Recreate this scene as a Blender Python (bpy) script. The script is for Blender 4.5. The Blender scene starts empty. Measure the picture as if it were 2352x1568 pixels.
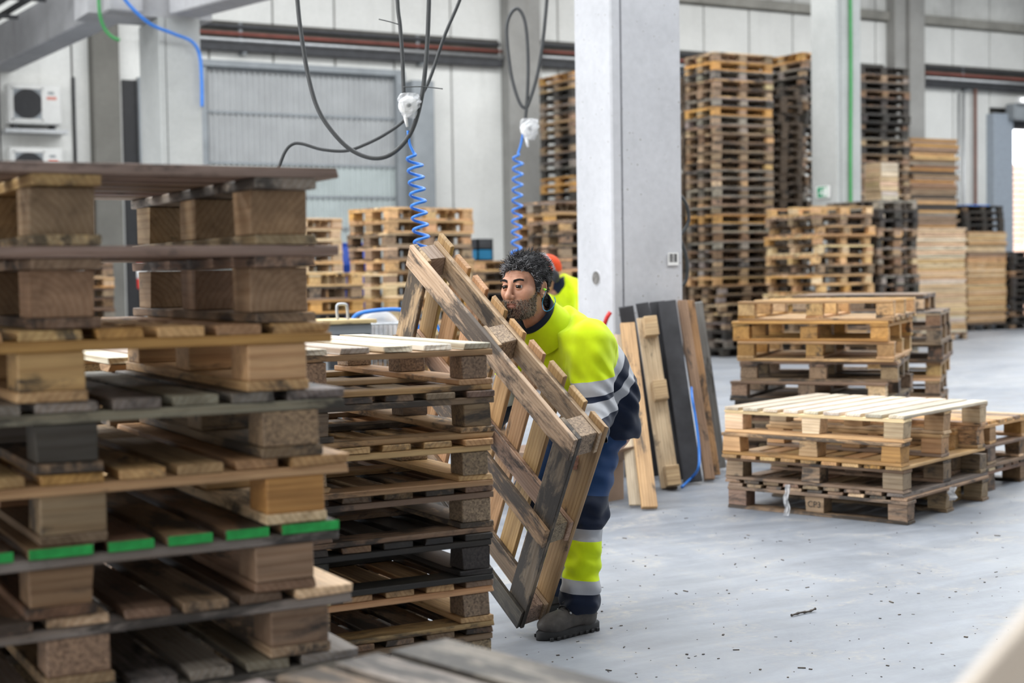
import bpy, bmesh, math, random
import numpy as np
from mathutils import Vector, Matrix

random.seed(7)
S = bpy.context.scene
COL = S.collection
PI = math.pi

# ------------------------------------------------------------------ camera
FPX, CAM_H, YAW, HOR, ROLL = 3450.0, 1.4, math.radians(29.0), 630.0, 0.0153
pitch = math.atan((784 - HOR) / FPX)
fwd0 = Vector((math.sin(YAW), math.cos(YAW), 0)); rgt0 = Vector((math.cos(YAW), -math.sin(YAW), 0)); up0 = Vector((0, 0, 1))
CF = fwd0 * math.cos(pitch) - up0 * math.sin(pitch)
up1 = up0 * math.cos(pitch) + fwd0 * math.sin(pitch)
CR = rgt0 * math.cos(ROLL) - up1 * math.sin(ROLL)
CU = up1 * math.cos(ROLL) + rgt0 * math.sin(ROLL)
cd = bpy.data.cameras.new('camera'); cam = bpy.data.objects.new('camera', cd); COL.objects.link(cam)
cam.matrix_world = Matrix(((CR.x, CU.x, -CF.x, 0), (CR.y, CU.y, -CF.y, 0), (CR.z, CU.z, -CF.z, CAM_H), (0, 0, 0, 1)))
cd.sensor_width = 36.0; cd.lens = FPX / 2352 * 36.0; cd.clip_start = 0.05; cd.clip_end = 300
cd.dof.use_dof = True; cd.dof.focus_distance = 5.6; cd.dof.aperture_fstop = 2.6
S.camera = cam

def ray(x, y): return CF + CR * ((x - 1176) / FPX) - CU * ((y - 784) / FPX)
def at(x, y, d): return Vector((0, 0, CAM_H)) + ray(x, y) * d
def onY(x, y, Y):
    r = ray(x, y); return Vector((0, 0, CAM_H)) + r * (Y / r.y)
def onX(x, y, X):
    r = ray(x, y); return Vector((0, 0, CAM_H)) + r * (X / r.x)
def onZ(x, y, z=0.0):
    r = ray(x, y); return Vector((0, 0, CAM_H)) + r * ((z - CAM_H) / r.z)

# ------------------------------------------------------------------ light
w = bpy.data.worlds.new('sky'); S.world = w; w.use_nodes = True
bg = w.node_tree.nodes['Background']; bg.inputs[0].default_value = (0.90, 0.95, 1.0, 1); bg.inputs[1].default_value = 5.5
def area(name, loc, rot, sx, sy, power, col=(1, 1, 1)):
    l = bpy.data.lights.new(name, 'AREA'); l.shape = 'RECTANGLE'; l.size = sx; l.size_y = sy; l.energy = power; l.color = col
    o = bpy.data.objects.new(name, l); COL.objects.link(o); o.location = loc; o.rotation_euler = rot
    return o
# daylight through the long roof skylights plus an added area light brightening things from the left
area('skylight_daylight', (9, -2.0, 8.9), (0, 0, 0), 40, 2.6, 400, (0.93, 0.97, 1.0))
area('skylight_daylight', (9, 5.0, 8.9), (0, 0, 0), 40, 2.6, 2500, (0.95, 0.98, 1.0))
area('skylight_daylight', (9, 12.5, 8.9), (0, 0, 0), 40, 2.6, 3200, (0.95, 0.98, 1.0))
area('skylight_daylight', (9, 20.0, 8.9), (0, 0, 0), 40, 2.6, 2600, (0.97, 0.99, 1.0))
area('left_side_fill', (-10.6, 6.0, 3.4), (0, -PI / 2, 0), 6.0, 16, 1350, (1.0, 0.98, 0.95))
S.view_settings.view_transform = 'Standard'; S.view_settings.look = 'None'
S.view_settings.exposure = 0.17; S.view_settings.gamma = 1.0; S.view_settings.use_curve_mapping = False

S.cycles.max_bounces = 6; S.cycles.diffuse_bounces = 3; S.cycles.glossy_bounces = 2; S.cycles.transmission_bounces = 3
S.cycles.use_adaptive_sampling = True; S.cycles.adaptive_threshold = 0.03

# ------------------------------------------------------------------ tagging
def tag(o, label, cat, group=None):
    o['label'] = label; o['category'] = cat
    if group: o['group'] = group
    return o
def empty(name, loc=(0, 0, 0), rz=0.0):
    o = bpy.data.objects.new(name, None); COL.objects.link(o); o.location = loc; o.rotation_euler = (0, 0, rz)
    o.empty_display_size = 0.05
    return o
def link(name, me, parent=None):
    o = bpy.data.objects.new(name, me); COL.objects.link(o)
    if parent is not None: o.parent = parent
    return o

# ------------------------------------------------------------------ materials
def new_mat(name):
    m = bpy.data.materials.new(name); m.use_nodes = True
    nt = m.node_tree; b = nt.nodes['Principled BSDF']
    return m, nt, b
def N(nt, t, **kw):
    n = nt.nodes.new(t)
    for k, v in kw.items():
        if hasattr(n, k): setattr(n, k, v)
        else: n.inputs[k.replace('_', ' ')].default_value = v
    return n
def L(nt, a, b): nt.links.new(a, b)
def math_n(nt, op, a, b=None, clamp=False):
    n = nt.nodes.new('ShaderNodeMath'); n.operation = op; n.use_clamp = clamp
    for i, v in enumerate((a, b)):
        if v is None: continue
        if isinstance(v, (int, float)): n.inputs[i].default_value = v
        else: nt.links.new(v, n.inputs[i])
    return n.outputs[0]
def mixc(nt, fac, a, b, blend='MIX'):
    n = nt.nodes.new('ShaderNodeMix'); n.data_type = 'RGBA'; n.blend_type = blend
    for i, v in ((0, fac), (6, a), (7, b)):
        if isinstance(v, (int, float)): n.inputs[i].default_value = v
        elif isinstance(v, tuple): n.inputs[i].default_value = (*v, 1) if len(v) == 3 else v
        else: nt.links.new(v, n.inputs[i])
    return n.outputs[2]
def ramp(nt, fac, stops):
    n = nt.nodes.new('ShaderNodeValToRGB')
    while len(n.color_ramp.elements) < len(stops): n.color_ramp.elements.new(0.5)
    for e, (p, c) in zip(n.color_ramp.elements, stops):
        e.position = p; e.color = (*c, 1) if isinstance(c, tuple) else (c, c, c, 1)
    nt.links.new(fac, n.inputs[0]); return n.outputs[0]
def noise(nt, vec, scale, detail=4, rough=0.55, dist=0.0):
    n = nt.nodes.new('ShaderNodeTexNoise'); n.inputs['Scale'].default_value = scale; n.inputs['Detail'].default_value = detail
    n.inputs['Roughness'].default_value = rough; n.inputs['Distortion'].default_value = dist
    if vec is not None: nt.links.new(vec, n.inputs['Vector'])
    return n.outputs[0]
def mapping(nt, vec, scale=(1, 1, 1), loc=(0, 0, 0)):
    n = nt.nodes.new('ShaderNodeMapping'); n.inputs['Scale'].default_value = scale; n.inputs['Location'].default_value = loc
    nt.links.new(vec, n.inputs['Vector']); return n.outputs[0]
def bump(nt, b, h, strength=0.3, dist=0.004):
    n = nt.nodes.new('ShaderNodeBump'); n.inputs['Strength'].default_value = strength; n.inputs['Distance'].default_value = dist
    nt.links.new(h, n.inputs['Height']); nt.links.new(n.outputs[0], b.inputs['Normal'])

def wood_material(chip=False):
    m, nt, b = new_mat('chipboard' if chip else 'pallet_wood')
    oi = nt.nodes.new('ShaderNodeObjectInfo'); tc = nt.nodes.new('ShaderNodeTexCoord')
    off = nt.nodes.new('ShaderNodeVectorMath'); off.operation = 'ADD'
    sc = nt.nodes.new('ShaderNodeVectorMath'); sc.operation = 'SCALE'; sc.inputs[0].default_value = (31.7, 0.61, 0.43)
    L(nt, oi.outputs['Random'], sc.inputs['Scale']); L(nt, tc.outputs['Object'], off.inputs[0]); L(nt, sc.outputs[0], off.inputs[1])
    P = off.outputs[0]
    if chip:
        v = nt.nodes.new('ShaderNodeTexVoronoi'); v.inputs['Scale'].default_value = 170; L(nt, P, v.inputs['Vector'])
        chipc = ramp(nt, v.outputs['Color'], [(0.0, (0.38, 0.33, 0.3)), (0.5, (0.85, 0.82, 0.8)), (1.0, (1.35, 1.3, 1.2))])
        c = mixc(nt, 1.0, oi.outputs['Color'], chipc, 'MULTIPLY'); h = v.outputs['Distance']
        g = noise(nt, P, 9, 3)
    else:
        gv = mapping(nt, P, (2.0, 26, 26)); g = noise(nt, gv, 1.0, 5, 0.62, 0.6)
        fv = mapping(nt, P, (9, 330, 330)); fi = noise(nt, fv, 1.0, 2, 0.6)
        rv = mapping(nt, P, (0.55, 7, 7)); wv = nt.nodes.new('ShaderNodeTexWave'); wv.wave_type = 'RINGS'; wv.rings_direction = 'X'
        wv.inputs['Scale'].default_value = 3.2; wv.inputs['Distortion'].default_value = 3.5; wv.inputs['Detail'].default_value = 3; wv.inputs['Detail Scale'].default_value = 1.2
        L(nt, rv, wv.inputs['Vector'])
        h = math_n(nt, 'ADD', math_n(nt, 'MULTIPLY', g, 0.5), math_n(nt, 'MULTIPLY', fi, 0.5))
        k = ramp(nt, g, [(0.3, (0.62, 0.56, 0.5)), (0.62, (1.12, 1.1, 1.08))])
        c = mixc(nt, 0.85, oi.outputs['Color'], k, 'MULTIPLY')
        k2 = ramp(nt, wv.outputs['Fac'], [(0.0, (1.05, 1.05, 1.05)), (0.7, (1.0, 0.98, 0.95)), (1.0, (0.68, 0.55, 0.42))])
        c = mixc(nt, 0.5, c, k2, 'MULTIPLY')
        k3 = ramp(nt, fi, [(0.3, (0.8, 0.8, 0.8)), (0.7, (1.12, 1.12, 1.12))]); c = mixc(nt, 0.6, c, k3, 'MULTIPLY')
    # dark weather stains, amount carried by each piece
    sv = mapping(nt, P, (3.2, 9, 9)); s = noise(nt, sv, 1.0, 6, 0.7, 0.4)
    al = math_n(nt, 'MULTIPLY', math_n(nt, 'SUBTRACT', 1.0, oi.outputs['Alpha']), 0.32)
    th = math_n(nt, 'SUBTRACT', 0.635, al)
    f = math_n(nt, 'MULTIPLY', math_n(nt, 'SUBTRACT', s, th), 10.0, True)
    f = math_n(nt, 'MULTIPLY', f, 0.86)
    c = mixc(nt, f, c, (0.022, 0.019, 0.017))
    d = noise(nt, P, 4.0, 3); c = mixc(nt, 1.0, c, ramp(nt, d, [(0.3, 0.86), (0.7, 1.08)]), 'MULTIPLY')
    L(nt, c, b.inputs['Base Color']); b.inputs['Roughness'].default_value = 0.58; b.inputs['Specular IOR Level'].default_value = 0.5
    bump(nt, b, h, 0.3, 0.002)
    return m
WOOD = wood_material(); CHIP = wood_material(True)

def plain(name, col, rough=0.6, metal=0.0, var=0.08, scale=12.0, bmp=0.0, spec=0.4, coat=0.0):
    m, nt, b = new_mat(name); tc = nt.nodes.new('ShaderNodeTexCoord')
    n = noise(nt, tc.outputs['Object'], scale, 5, 0.6)
    k = ramp(nt, n, [(0.25, 1 - 2 * var), (0.75, 1 + var)]); c = mixc(nt, 1.0, tuple(col), k, 'MULTIPLY')
    L(nt, c, b.inputs['Base Color']); b.inputs['Roughness'].default_value = rough; b.inputs['Metallic'].default_value = metal
    b.inputs['Specular IOR Level'].default_value = spec
    if coat: b.inputs['Coat Weight'].default_value = coat
    if bmp: bump(nt, b, n, bmp, 0.004)
    return m
def concrete(name, col, pits=0.5, stain=0.15, streak=0.0):
    m, nt, b = new_mat(name); tc = nt.nodes.new('ShaderNodeTexCoord'); ge = nt.nodes.new('ShaderNodeNewGeometry'); P = ge.outputs['Position']
    n1 = noise(nt, P, 1.3, 5, 0.6, 0.3); n2 = noise(nt, P, 18, 5, 0.65); n3 = noise(nt, P, 70, 3, 0.6)
    c = mixc(nt, 1.0, tuple(col), ramp(nt, n1, [(0.3, 1 - stain), (0.7, 1 + stain * 0.45)]), 'MULTIPLY')
    c = mixc(nt, 1.0, c, ramp(nt, n2, [(0.3, 0.93), (0.7, 1.05)]), 'MULTIPLY')
    if pits:
        v = nt.nodes.new('ShaderNodeTexVoronoi'); v.inputs['Scale'].default_value = 26; v.inputs['Randomness'].default_value = 1; L(nt, P, v.inputs['Vector'])
        d = math_n(nt, 'ADD', v.outputs['Distance'], math_n(nt, 'MULTIPLY', n3, 0.12))
        sel = math_n(nt, 'GREATER_THAN', n2, 0.56)
        pf = math_n(nt, 'MULTIPLY', math_n(nt, 'MULTIPLY', math_n(nt, 'LESS_THAN', d, 0.21), sel), pits)
        c = mixc(nt, pf, c, (0.16, 0.13, 0.1))
    if streak:
        sv = mapping(nt, P, (2.2, 2.2, 0.16)); s = noise(nt, sv, 1.6, 6, 0.7)
        c = mixc(nt, math_n(nt, 'MULTIPLY', math_n(nt, 'MULTIPLY', math_n(nt, 'SUBTRACT', s, 0.55), 5.0, True), streak), c, (0.13, 0.12, 0.1))
    L(nt, c, b.inputs['Base Color']); b.inputs['Roughness'].default_value = 0.85; b.inputs['Specular IOR Level'].default_value = 0.25
    bump(nt, b, n2, 0.25, 0.006)
    return m
M = {}
M['col'] = concrete('column_concrete', (0.52, 0.525, 0.55), 0.85, 0.12)
M['col2'] = concrete('grey_column_concrete', (0.42, 0.43, 0.42), 0.0, 0.14)
M['beam'] = concrete('beam_concrete', (0.40, 0.40, 0.41), 0.0, 0.2, 0.35)
M['wall'] = concrete('wall_panel_concrete', (0.66, 0.66, 0.635), 0.0, 0.08, 0.12)
M['walld'] = concrete('dirty_wall_panel_concrete', (0.60, 0.60, 0.575), 0.0, 0.25, 0.75)
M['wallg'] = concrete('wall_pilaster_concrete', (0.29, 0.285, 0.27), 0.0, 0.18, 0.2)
M['ledge'] = concrete('ledge_concrete', (0.30, 0.29, 0.26), 0.0, 0.35, 0.8)
M['band'] = plain('joint_and_shade_dark', (0.085, 0.08, 0.07), 0.9, 0, 0.2, 2)  # dark panel joints, and the shade strip painted behind the pipes
M['ceil'] = plain('roof_deck', (0.34, 0.34, 0.34), 0.9)
M['side'] = plain('side_wall_render', (0.5, 0.5, 0.49), 0.9)
M['steel'] = plain('grey_painted_steel', (0.24, 0.26, 0.275), 0.5, 0.0, 0.1, 3)
M['corr'] = plain('grey_corrugated_sheet', (0.36, 0.37, 0.375), 0.5, 0.0, 0.08, 2)
M['corrlow'] = plain('pale_corrugated_sheet', (0.42, 0.465, 0.46), 0.5, 0.0, 0.08, 2)
M['zinc'] = plain('zinc_metal', (0.5, 0.51, 0.52), 0.4, 0.8, 0.1, 8)
M['dark'] = plain('dark_metal', (0.035, 0.036, 0.04), 0.6, 0.0, 0.2, 8)
M['black'] = plain('black_rubber', (0.022, 0.022, 0.024), 0.55, 0, 0.15, 20)
M['hose'] = plain('dark_grey_hose', (0.055, 0.058, 0.06), 0.5, 0, 0.15, 9)
M['blue'] = plain('blue_hose_plastic', (0.035, 0.20, 0.66), 0.35, 0, 0.05, 9)
M['drum'] = plain('blue_drum_plastic', (0.012, 0.065, 0.40), 0.4, 0, 0.1, 4)
M['teal'] = plain('teal_crate_plastic', (0.02, 0.16, 0.3), 0.5)
M['green'] = plain('green_cable', (0.05, 0.26, 0.08), 0.5)
M['greenpaint'] = plain('green_paint', (0.03, 0.42, 0.09), 0.7, 0, 0.25, 30)
M['red'] = plain('red_paint', (0.55, 0.02, 0.02), 0.4, 0, 0.1, 10)
M['redpipe'] = plain('red_pipe_paint', (0.20, 0.055, 0.04), 0.6, 0, 0.2, 4)
M['brown'] = plain('brown_pipe_paint', (0.16, 0.075, 0.055), 0.6, 0, 0.2, 4)
M['white'] = plain('white_plastic', (0.78, 0.78, 0.77), 0.45, 0, 0.04, 6)
M['offwhite'] = plain('aged_white_casing', (0.62, 0.62, 0.6), 0.5, 0, 0.06, 6)
M['yellow'] = plain('yellow_paint', (0.8, 0.42, 0.01), 0.5)
M['card'] = plain('brown_cardboard', (0.36, 0.25, 0.18), 0.85, 0, 0.1, 5)
M['tarp'] = plain('dark_plank_wood', (0.045, 0.045, 0.05), 0.75, 0, 0.25, 6)
m_, nt_, b_ = new_mat('wrap_film'); b_.inputs['Base Color'].default_value = (0.75, 0.76, 0.78, 1); b_.inputs['Roughness'].default_value = 0.25
M['film'] = m_
m_, nt_, b_ = new_mat('tube_glow'); b_.inputs['Emission Color'].default_value = (1, 1, 1, 1); b_.inputs['Emission Strength'].default_value = 1.2
b_.inputs['Base Color'].default_value = (0.8, 0.8, 0.8, 1); M['tube'] = m_

def floor_material():
    m, nt, b = new_mat('dusty_concrete_floor'); ge = nt.nodes.new('ShaderNodeNewGeometry'); P = ge.outputs['Position']
    n1 = noise(nt, P, 0.5, 6, 0.62, 0.5); n2 = noise(nt, P, 3.2, 7, 0.68, 0.8); n3 = noise(nt, P, 28, 5, 0.7); n4 = noise(nt, mapping(nt, P, (1.0, 5.0, 1.0)), 1.1, 6, 0.65, 0.5)
    c = ramp(nt, n1, [(0.3, (0.185, 0.203, 0.235)), (0.52, (0.25, 0.268, 0.30)), (0.72, (0.29, 0.302, 0.32))])
    c = mixc(nt, 1.0, c, ramp(nt, n4, [(0.3, 0.78), (0.7, 1.12)]), 'MULTIPLY')
    df = math_n(nt, 'MULTIPLY', math_n(nt, 'MULTIPLY', math_n(nt, 'SUBTRACT', n2, 0.50), 4.5, True), math_n(nt, 'MULTIPLY', math_n(nt, 'SUBTRACT', n3, 0.40), 4.0, True))
    c = mixc(nt, math_n(nt, 'MULTIPLY', df, 0.9), c, (0.42, 0.375, 0.31))
    # tyre scuffs: thin curved rings
    wv = nt.nodes.new('ShaderNodeTexWave'); wv.wave_type = 'RINGS'; wv.inputs['Scale'].default_value = 0.085; wv.inputs['Distortion'].default_value = 2.2; wv.inputs['Detail'].default_value = 2
    wv.inputs['Detail Scale'].default_value = 0.8
    L(nt, mapping(nt, P, (1, 1, 1), (-1.5, -9.5, 0)), wv.inputs['Vector'])
    sf = math_n(nt, 'MULTIPLY', math_n(nt, 'SUBTRACT', wv.outputs['Fac'], 0.985), 66, True)
    sf = math_n(nt, 'MULTIPLY', sf, math_n(nt, 'MULTIPLY', math_n(nt, 'SUBTRACT', n2, 0.42), 3.0, True))
    c = mixc(nt, math_n(nt, 'MULTIPLY', sf, 0.4), c, (0.2, 0.21, 0.24))
    v = nt.nodes.new('ShaderNodeTexVoronoi'); v.inputs['Scale'].default_value = 9; L(nt, P, v.inputs['Vector'])
    sp = math_n(nt, 'MULTIPLY', math_n(nt, 'LESS_THAN', v.outputs['Distance'], 0.045), math_n(nt, 'GREATER_THAN', n2, 0.47))
    c = mixc(nt, math_n(nt, 'MULTIPLY', sp, 0.75), c, (0.1, 0.085, 0.07))
    L(nt, c, b.inputs['Base Color'])
    r = ramp(nt, n2, [(0.3, 0.34), (0.7, 0.62)]); L(nt, r, b.inputs['Roughness']); b.inputs['Specular IOR Level'].default_value = 0.45
    bump(nt, b, n3, 0.12, 0.003)
    return m
M['floor'] = floor_material()

# ------------------------------------------------------------------ mesh helpers
def mesh(name, verts, faces, mat=None, smooth=False):
    me = bpy.data.meshes.new(name); me.from_pydata([tuple(v) for v in verts], [], faces); me.update()
    if mat is not None: me.materials.append(mat)
    if smooth: me.shade_smooth()
    return me
def box_geo(sx, sy, sz, c=(0, 0, 0)):
    x, y, z = sx / 2, sy / 2, sz / 2
    v = [(c[0] + a * x, c[1] + b * y, c[2] + d * z) for d in (-1, 1) for b in (-1, 1) for a in (-1, 1)]
    f = [(0, 2, 3, 1), (4, 5, 7, 6), (0, 1, 5, 4), (2, 6, 7, 3), (0, 4, 6, 2), (1, 3, 7, 5)]
    return v, f
def bev_box(sx, sy, sz, b, jit=0.0, rng=None):
    """box with chamfered edges, 24 verts"""
    x, y, z = sx / 2, sy / 2, sz / 2; V = []; idx = {}
    for a in (-1, 1):
        for bb in (-1, 1):
            for d in (-1, 1):
                for k in range(3):
                    p = [a * (x - b), bb * (y - b), d * (z - b)]
                    p[k] = (a * x, bb * y, d * z)[k]
                    idx[(a, bb, d, k)] = len(V); V.append(p)
    if jit and rng:
        for a in (-1, 1):
            for bb in (-1, 1):
                for d in (-1, 1):
                    o = (rng.uniform(-1, 1) * jit * 2.0, rng.uniform(-1, 1) * jit, rng.uniform(-1, 1) * jit * 0.25)
                    for k in range(3):
                        q = V[idx[(a, bb, d, k)]]
                        for i in range(3): q[i] += o[i] if abs(q[i] + o[i]) <= (x, y, z)[i] else -abs(o[i]) * (1 if q[i] > 0 else -1)
    F = []
    for k in range(3):
        i, j = [(1, 2), (2, 0), (0, 1)][k]
        for s in (-1, 1):
            q = []
            for (u, v) in ((-1, -1), (1, -1), (1, 1), (-1, 1)):
                key = [0, 0, 0]; key[k] = s; key[i] = u; key[j] = v; q.append(idx[(*key, k)])
            F.append(q if s > 0 else q[::-1])
    for k in range(3):
        i, j = [(1, 2), (2, 0), (0, 1)][k]
        for u in (-1, 1):
            for v in (-1, 1):
                a0 = [0, 0, 0]; a0[k] = -1; a0[i] = u; a0[j] = v; a1 = list(a0); a1[k] = 1
                q = [idx[(*a0, i)], idx[(*a1, i)], idx[(*a1, j)], idx[(*a0, j)]]
                F.append(q if u * v < 0 else q[::-1])
    for a in (-1, 1):
        for bb in (-1, 1):
            for d in (-1, 1):
                q = [idx[(a, bb, d, 0)], idx[(a, bb, d, 1)], idx[(a, bb, d, 2)]]
                F.append(q if a * bb * d > 0 else q[::-1])
    return V, F
def join(parts):
    V, F = [], []
    for v, f in parts:
        n = len(V); V += [tuple(p) for p in v]; F += [[i + n for i in q] for q in f]
    return V, F
def xf(geo, m):
    return [tuple(m @ Vector(p)) for p in geo[0]], geo[1]
def move(geo, x, y, z): return [(p[0] + x, p[1] + y, p[2] + z) for p in geo[0]], geo[1]
def bx(x0, x1, y0, y1, z0, z1, b=0.0):
    c = ((x0 + x1) / 2, (y0 + y1) / 2, (z0 + z1) / 2)
    if b: return move(bev_box(abs(x1 - x0), abs(y1 - y0), abs(z1 - z0), b), *c)
    return box_geo(abs(x1 - x0), abs(y1 - y0), abs(z1 - z0), c)
def tube_geo(pts, r, n=8, cap=True):
    pts = [Vector(p) for p in pts]; V, F = [], []
    rr = r if isinstance(r, (list, tuple)) else [r] * len(pts)
    t = (pts[1] - pts[0]).normalized(); a = Vector((0, 0, 1)) if abs(t.z) < 0.9 else Vector((1, 0, 0))
    nrm = (a - t * a.dot(t)).normalized()
    for i, p in enumerate(pts):
        if i == 0: t = pts[1] - pts[0]
        elif i == len(pts) - 1: t = pts[-1] - pts[-2]
        else: t = pts[i + 1] - pts[i - 1]
        t.normalize(); nrm = (nrm - t * nrm.dot(t))
        nrm = nrm.normalized() if nrm.length > 1e-6 else t.orthogonal().normalized()
        bi = t.cross(nrm)
        for k in range(n):
            an = 2 * PI * k / n; V.append(tuple(p + (nrm * math.cos(an) + bi * math.sin(an)) * rr[i]))
    for i in range(len(pts) - 1):
        for k in range(n):
            F.append((i * n + k, i * n + (k + 1) % n, (i + 1) * n + (k + 1) % n, (i + 1) * n + k))
    if cap: F.append(tuple(range(n - 1, -1, -1))); F.append(tuple((len(pts) - 1) * n + k for k in range(n)))
    return V, F
def smooth_path(pts, n=8):
    pts = [Vector(p) for p in pts]; out = []
    for i in range(len(pts) - 1):
        p0 = pts[max(i - 1, 0)]; p1 = pts[i]; p2 = pts[i + 1]; p3 = pts[min(i + 2, len(pts) - 1)]
        for k in range(n):
            t = k / n
            out.append(0.5 * ((2 * p1) + (p2 - p0) * t + (2 * p0 - 5 * p1 + 4 * p2 - p3) * t * t + (3 * p1 - p0 - 3 * p2 + p3) * t ** 3))
    out.append(pts[-1]); return out
def lathe_geo(prof, n=24, axis='z'):
    V, F = [], []
    for r, z in prof:
        for k in range(n):
            a = 2 * PI * k / n; V.append((r * math.cos(a), r * math.sin(a), z))
    for i in range(len(prof) - 1):
        for k in range(n): F.append((i * n + k, i * n + (k + 1) % n, (i + 1) * n + (k + 1) % n, (i + 1) * n + k))
    F.append(tuple(range(n - 1, -1, -1))); F.append(tuple((len(prof) - 1) * n + k for k in range(n)))
    if axis == 'y': V = [(x, -z, y) for x, y, z in V]
    return V, F
def prism_geo(poly, z0, z1):
    n = len(poly); V = [(x, y, z0) for x, y in poly] + [(x, y, z1) for x, y in poly]
    F = [tuple(range(n - 1, -1, -1)), tuple(range(n, 2 * n))] + [(i, (i + 1) % n, n + (i + 1) % n, n + i) for i in range(n)]
    return V, F
def part(name, geo, mat, parent=None, smooth=False):
    return link(name, mesh(name, geo[0], geo[1], mat, smooth), parent)
def struct(name, geo, mat, parent=None):
    o = part(name, geo, mat, parent)
    if parent is None: o['kind'] = 'structure'
    return o
ORD = ['topmost', 'second', 'third', 'fourth', 'fifth', 'sixth', 'seventh', 'eighth', 'ninth', 'tenth', 'eleventh', 'twelfth', 'thirteenth', 'fourteenth',
       'fifteenth', 'sixteenth', 'seventeenth', 'eighteenth', 'nineteenth', 'twentieth'] + ['twenty-' + s for s in ('first', 'second', 'third', 'fourth', 'fifth', 'sixth', 'seventh', 'eighth', 'ninth')] + ['thirtieth'] + ['thirty-' + s for s in ('first', 'second', 'third', 'fourth', 'fifth', 'sixth')]
# ================================================================== the hall
WY = 26.0
struct('floor', bx(-11, 34, -8, 26.4, -0.2, 0), M['floor'])
struct('ceiling', bx(-11.3, 34.3, -8.3, 26.4, 9.0, 9.2), M['ceil'])
struct('wall_left', bx(-11.3, -11.0, -8.3, 26.4, 0, 9.0), M['side'])
struct('wall_right', bx(34.0, 34.3, -8.3, 26.4, 0, 9.0), M['side'])
struct('wall_front', bx(-11.0, 34.0, -8.3, -8.0, 0, 9.0), M['side'])
back = struct('wall_back', join([bx(-11.0, 28.1, WY + 0.14, WY + 0.4, 0, 9.0), bx(28.1, 34.0, WY + 0.14, WY + 0.4, 4.85, 9.0), bx(33.0, 34.0, WY + 0.14, WY + 0.4, 0, 4.85)]), M['band'])
# single wall panels with open joints
pan = {}
def panel(x0, x1, z0, z1, mat):
    k = (round(x1 - x0, 3), round(z1 - z0, 3), mat.name)
    if k not in pan:
        g = bev_box(x1 - x0 - 0.03, 0.12, z1 - z0 - 0.02, 0.012); pan[k] = mesh('panel', g[0], g[1], mat)
    o = link('wall_panel', pan[k], back); o.location = ((x0 + x1) / 2, WY + 0.06, (z0 + z1) / 2)
j0 = 19.17 - 1.2 * 14
for i in range(14 + 13):
    x0 = j0 + 1.2 * i; x1 = x0 + 1.2
    over_door = x0 > 8.2 - 1.15 and x1 < 12.1 + 1.1
    in_exit = x1 > 27.7
    zb = 0.0
    if over_door and 8.1 < (x0 + x1) / 2 < 12.1: zb = 5.24
    if in_exit: zb = 5.2
    if x1 > 33.9: break
    panel(x0, x1, zb, 7.02, M['wall'])
    panel(x0, x1, 7.24, 9.0, M['walld'])
part('wall_ledge', bx(-6, 34, WY - 0.13, WY + 0.14, 7.03, 7.23, 0.01), M['ledge'], back)
# pilasters standing out of the back wall
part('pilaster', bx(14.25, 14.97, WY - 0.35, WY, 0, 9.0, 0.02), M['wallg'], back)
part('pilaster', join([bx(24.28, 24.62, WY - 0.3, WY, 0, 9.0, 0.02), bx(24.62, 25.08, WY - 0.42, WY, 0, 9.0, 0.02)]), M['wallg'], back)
part('pilaster', bx(6.24, 6.70, WY - 0.3, WY, 0, 9.0, 0.02), concrete('shaded_pilaster_concrete', (0.15, 0.145, 0.13), 0.0, 0.2, 0.2), back)  # darker copy of the pilaster concrete, shade behind the column put into the colour
part('downpipe', tube_geo([(25.16, WY - 0.2, 0), (25.16, WY - 0.2, 9.0)], 0.05, 10), M['white'], back)

# roller door of corrugated sections
door = part('door_1', join([bx(8.14, 8.26, WY - 0.16, WY, 0, 5.2), bx(8.14, 12.1, WY - 0.2, WY, 5.14, 5.26, 0.01)]), M['steel']); door['kind'] = 'structure'
def corrugated(x0, x1, z0, z1, y, name, mat, par):
    V, F = [], []; n = int((x1 - x0) / 0.027); zs = (z0, z1)
    prof = [0, 0, 0.035, 0.035]
    for z in zs:
        for i in range(n + 1): V.append((x0 + (x1 - x0) * i / n, y - prof[i % 4], z))
    for i in range(n): F.append((i, i + 1, n + 2 + i, n + 1 + i))
    return part(name, (V, F), mat, par)
zz = [0.02, 0.55, 1.1, 1.7, 2.3, 2.88, 3.46, 4.36, 5.13]
for i in range(len(zz) - 1):
    corrugated(8.26, 11.9, zz[i] + 0.02, zz[i + 1] - 0.02, WY - 0.04, 'door_section', M['corr'] if zz[i] > 3.4 else M['corrlow'], door)
    part('section_joint', bx(8.26, 11.9, WY - 0.09, WY - 0.02, zz[i + 1] - 0.025, zz[i + 1] + 0.02), M['steel'], door)
part('door_rail', bx(11.9, 12.1, WY - 0.22, WY, 0, 5.2, 0.01), M['steel'], door)
part('door_guide_post', bx(12.1, 12.55, WY - 0.5, WY - 0.05, 0, 5.05, 0.015), M['steel'], door)

# open gate at the far right, with its steel frame and lit strip
ex = part('door_2', join([bx(27.45, 28.1, WY - 0.25, WY + 0.14, 0, 5.05, 0.02)]), plain('grey_blue_door_frame', (0.30, 0.34, 0.39), 0.5)); ex['kind'] = 'structure'
part('door_header', bx(28.1, 33.0, WY - 0.15, WY + 0.14, 4.72, 5.05, 0.01), M['dark'], ex)
part('shutter_box', bx(27.9, 33.0, WY - 0.45, WY - 0.16, 4.9, 5.28, 0.02), M['steel'], ex)
t = empty('tube_lamp', (30.2, WY - 0.55, 5.34)); tag(t, 'long white tube lamp above the open gate at far right', 'lamp')
part('lamp_tube', tube_geo([(-2.2, -0.03, 0), (2.2, -0.03, 0)], 0.05, 10), M['tube'], t, True)
part('lamp_housing', bx(-2.25, 2.25, -0.02, 0.1, -0.07, 0.08, 0.01), M['white'], t)

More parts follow.
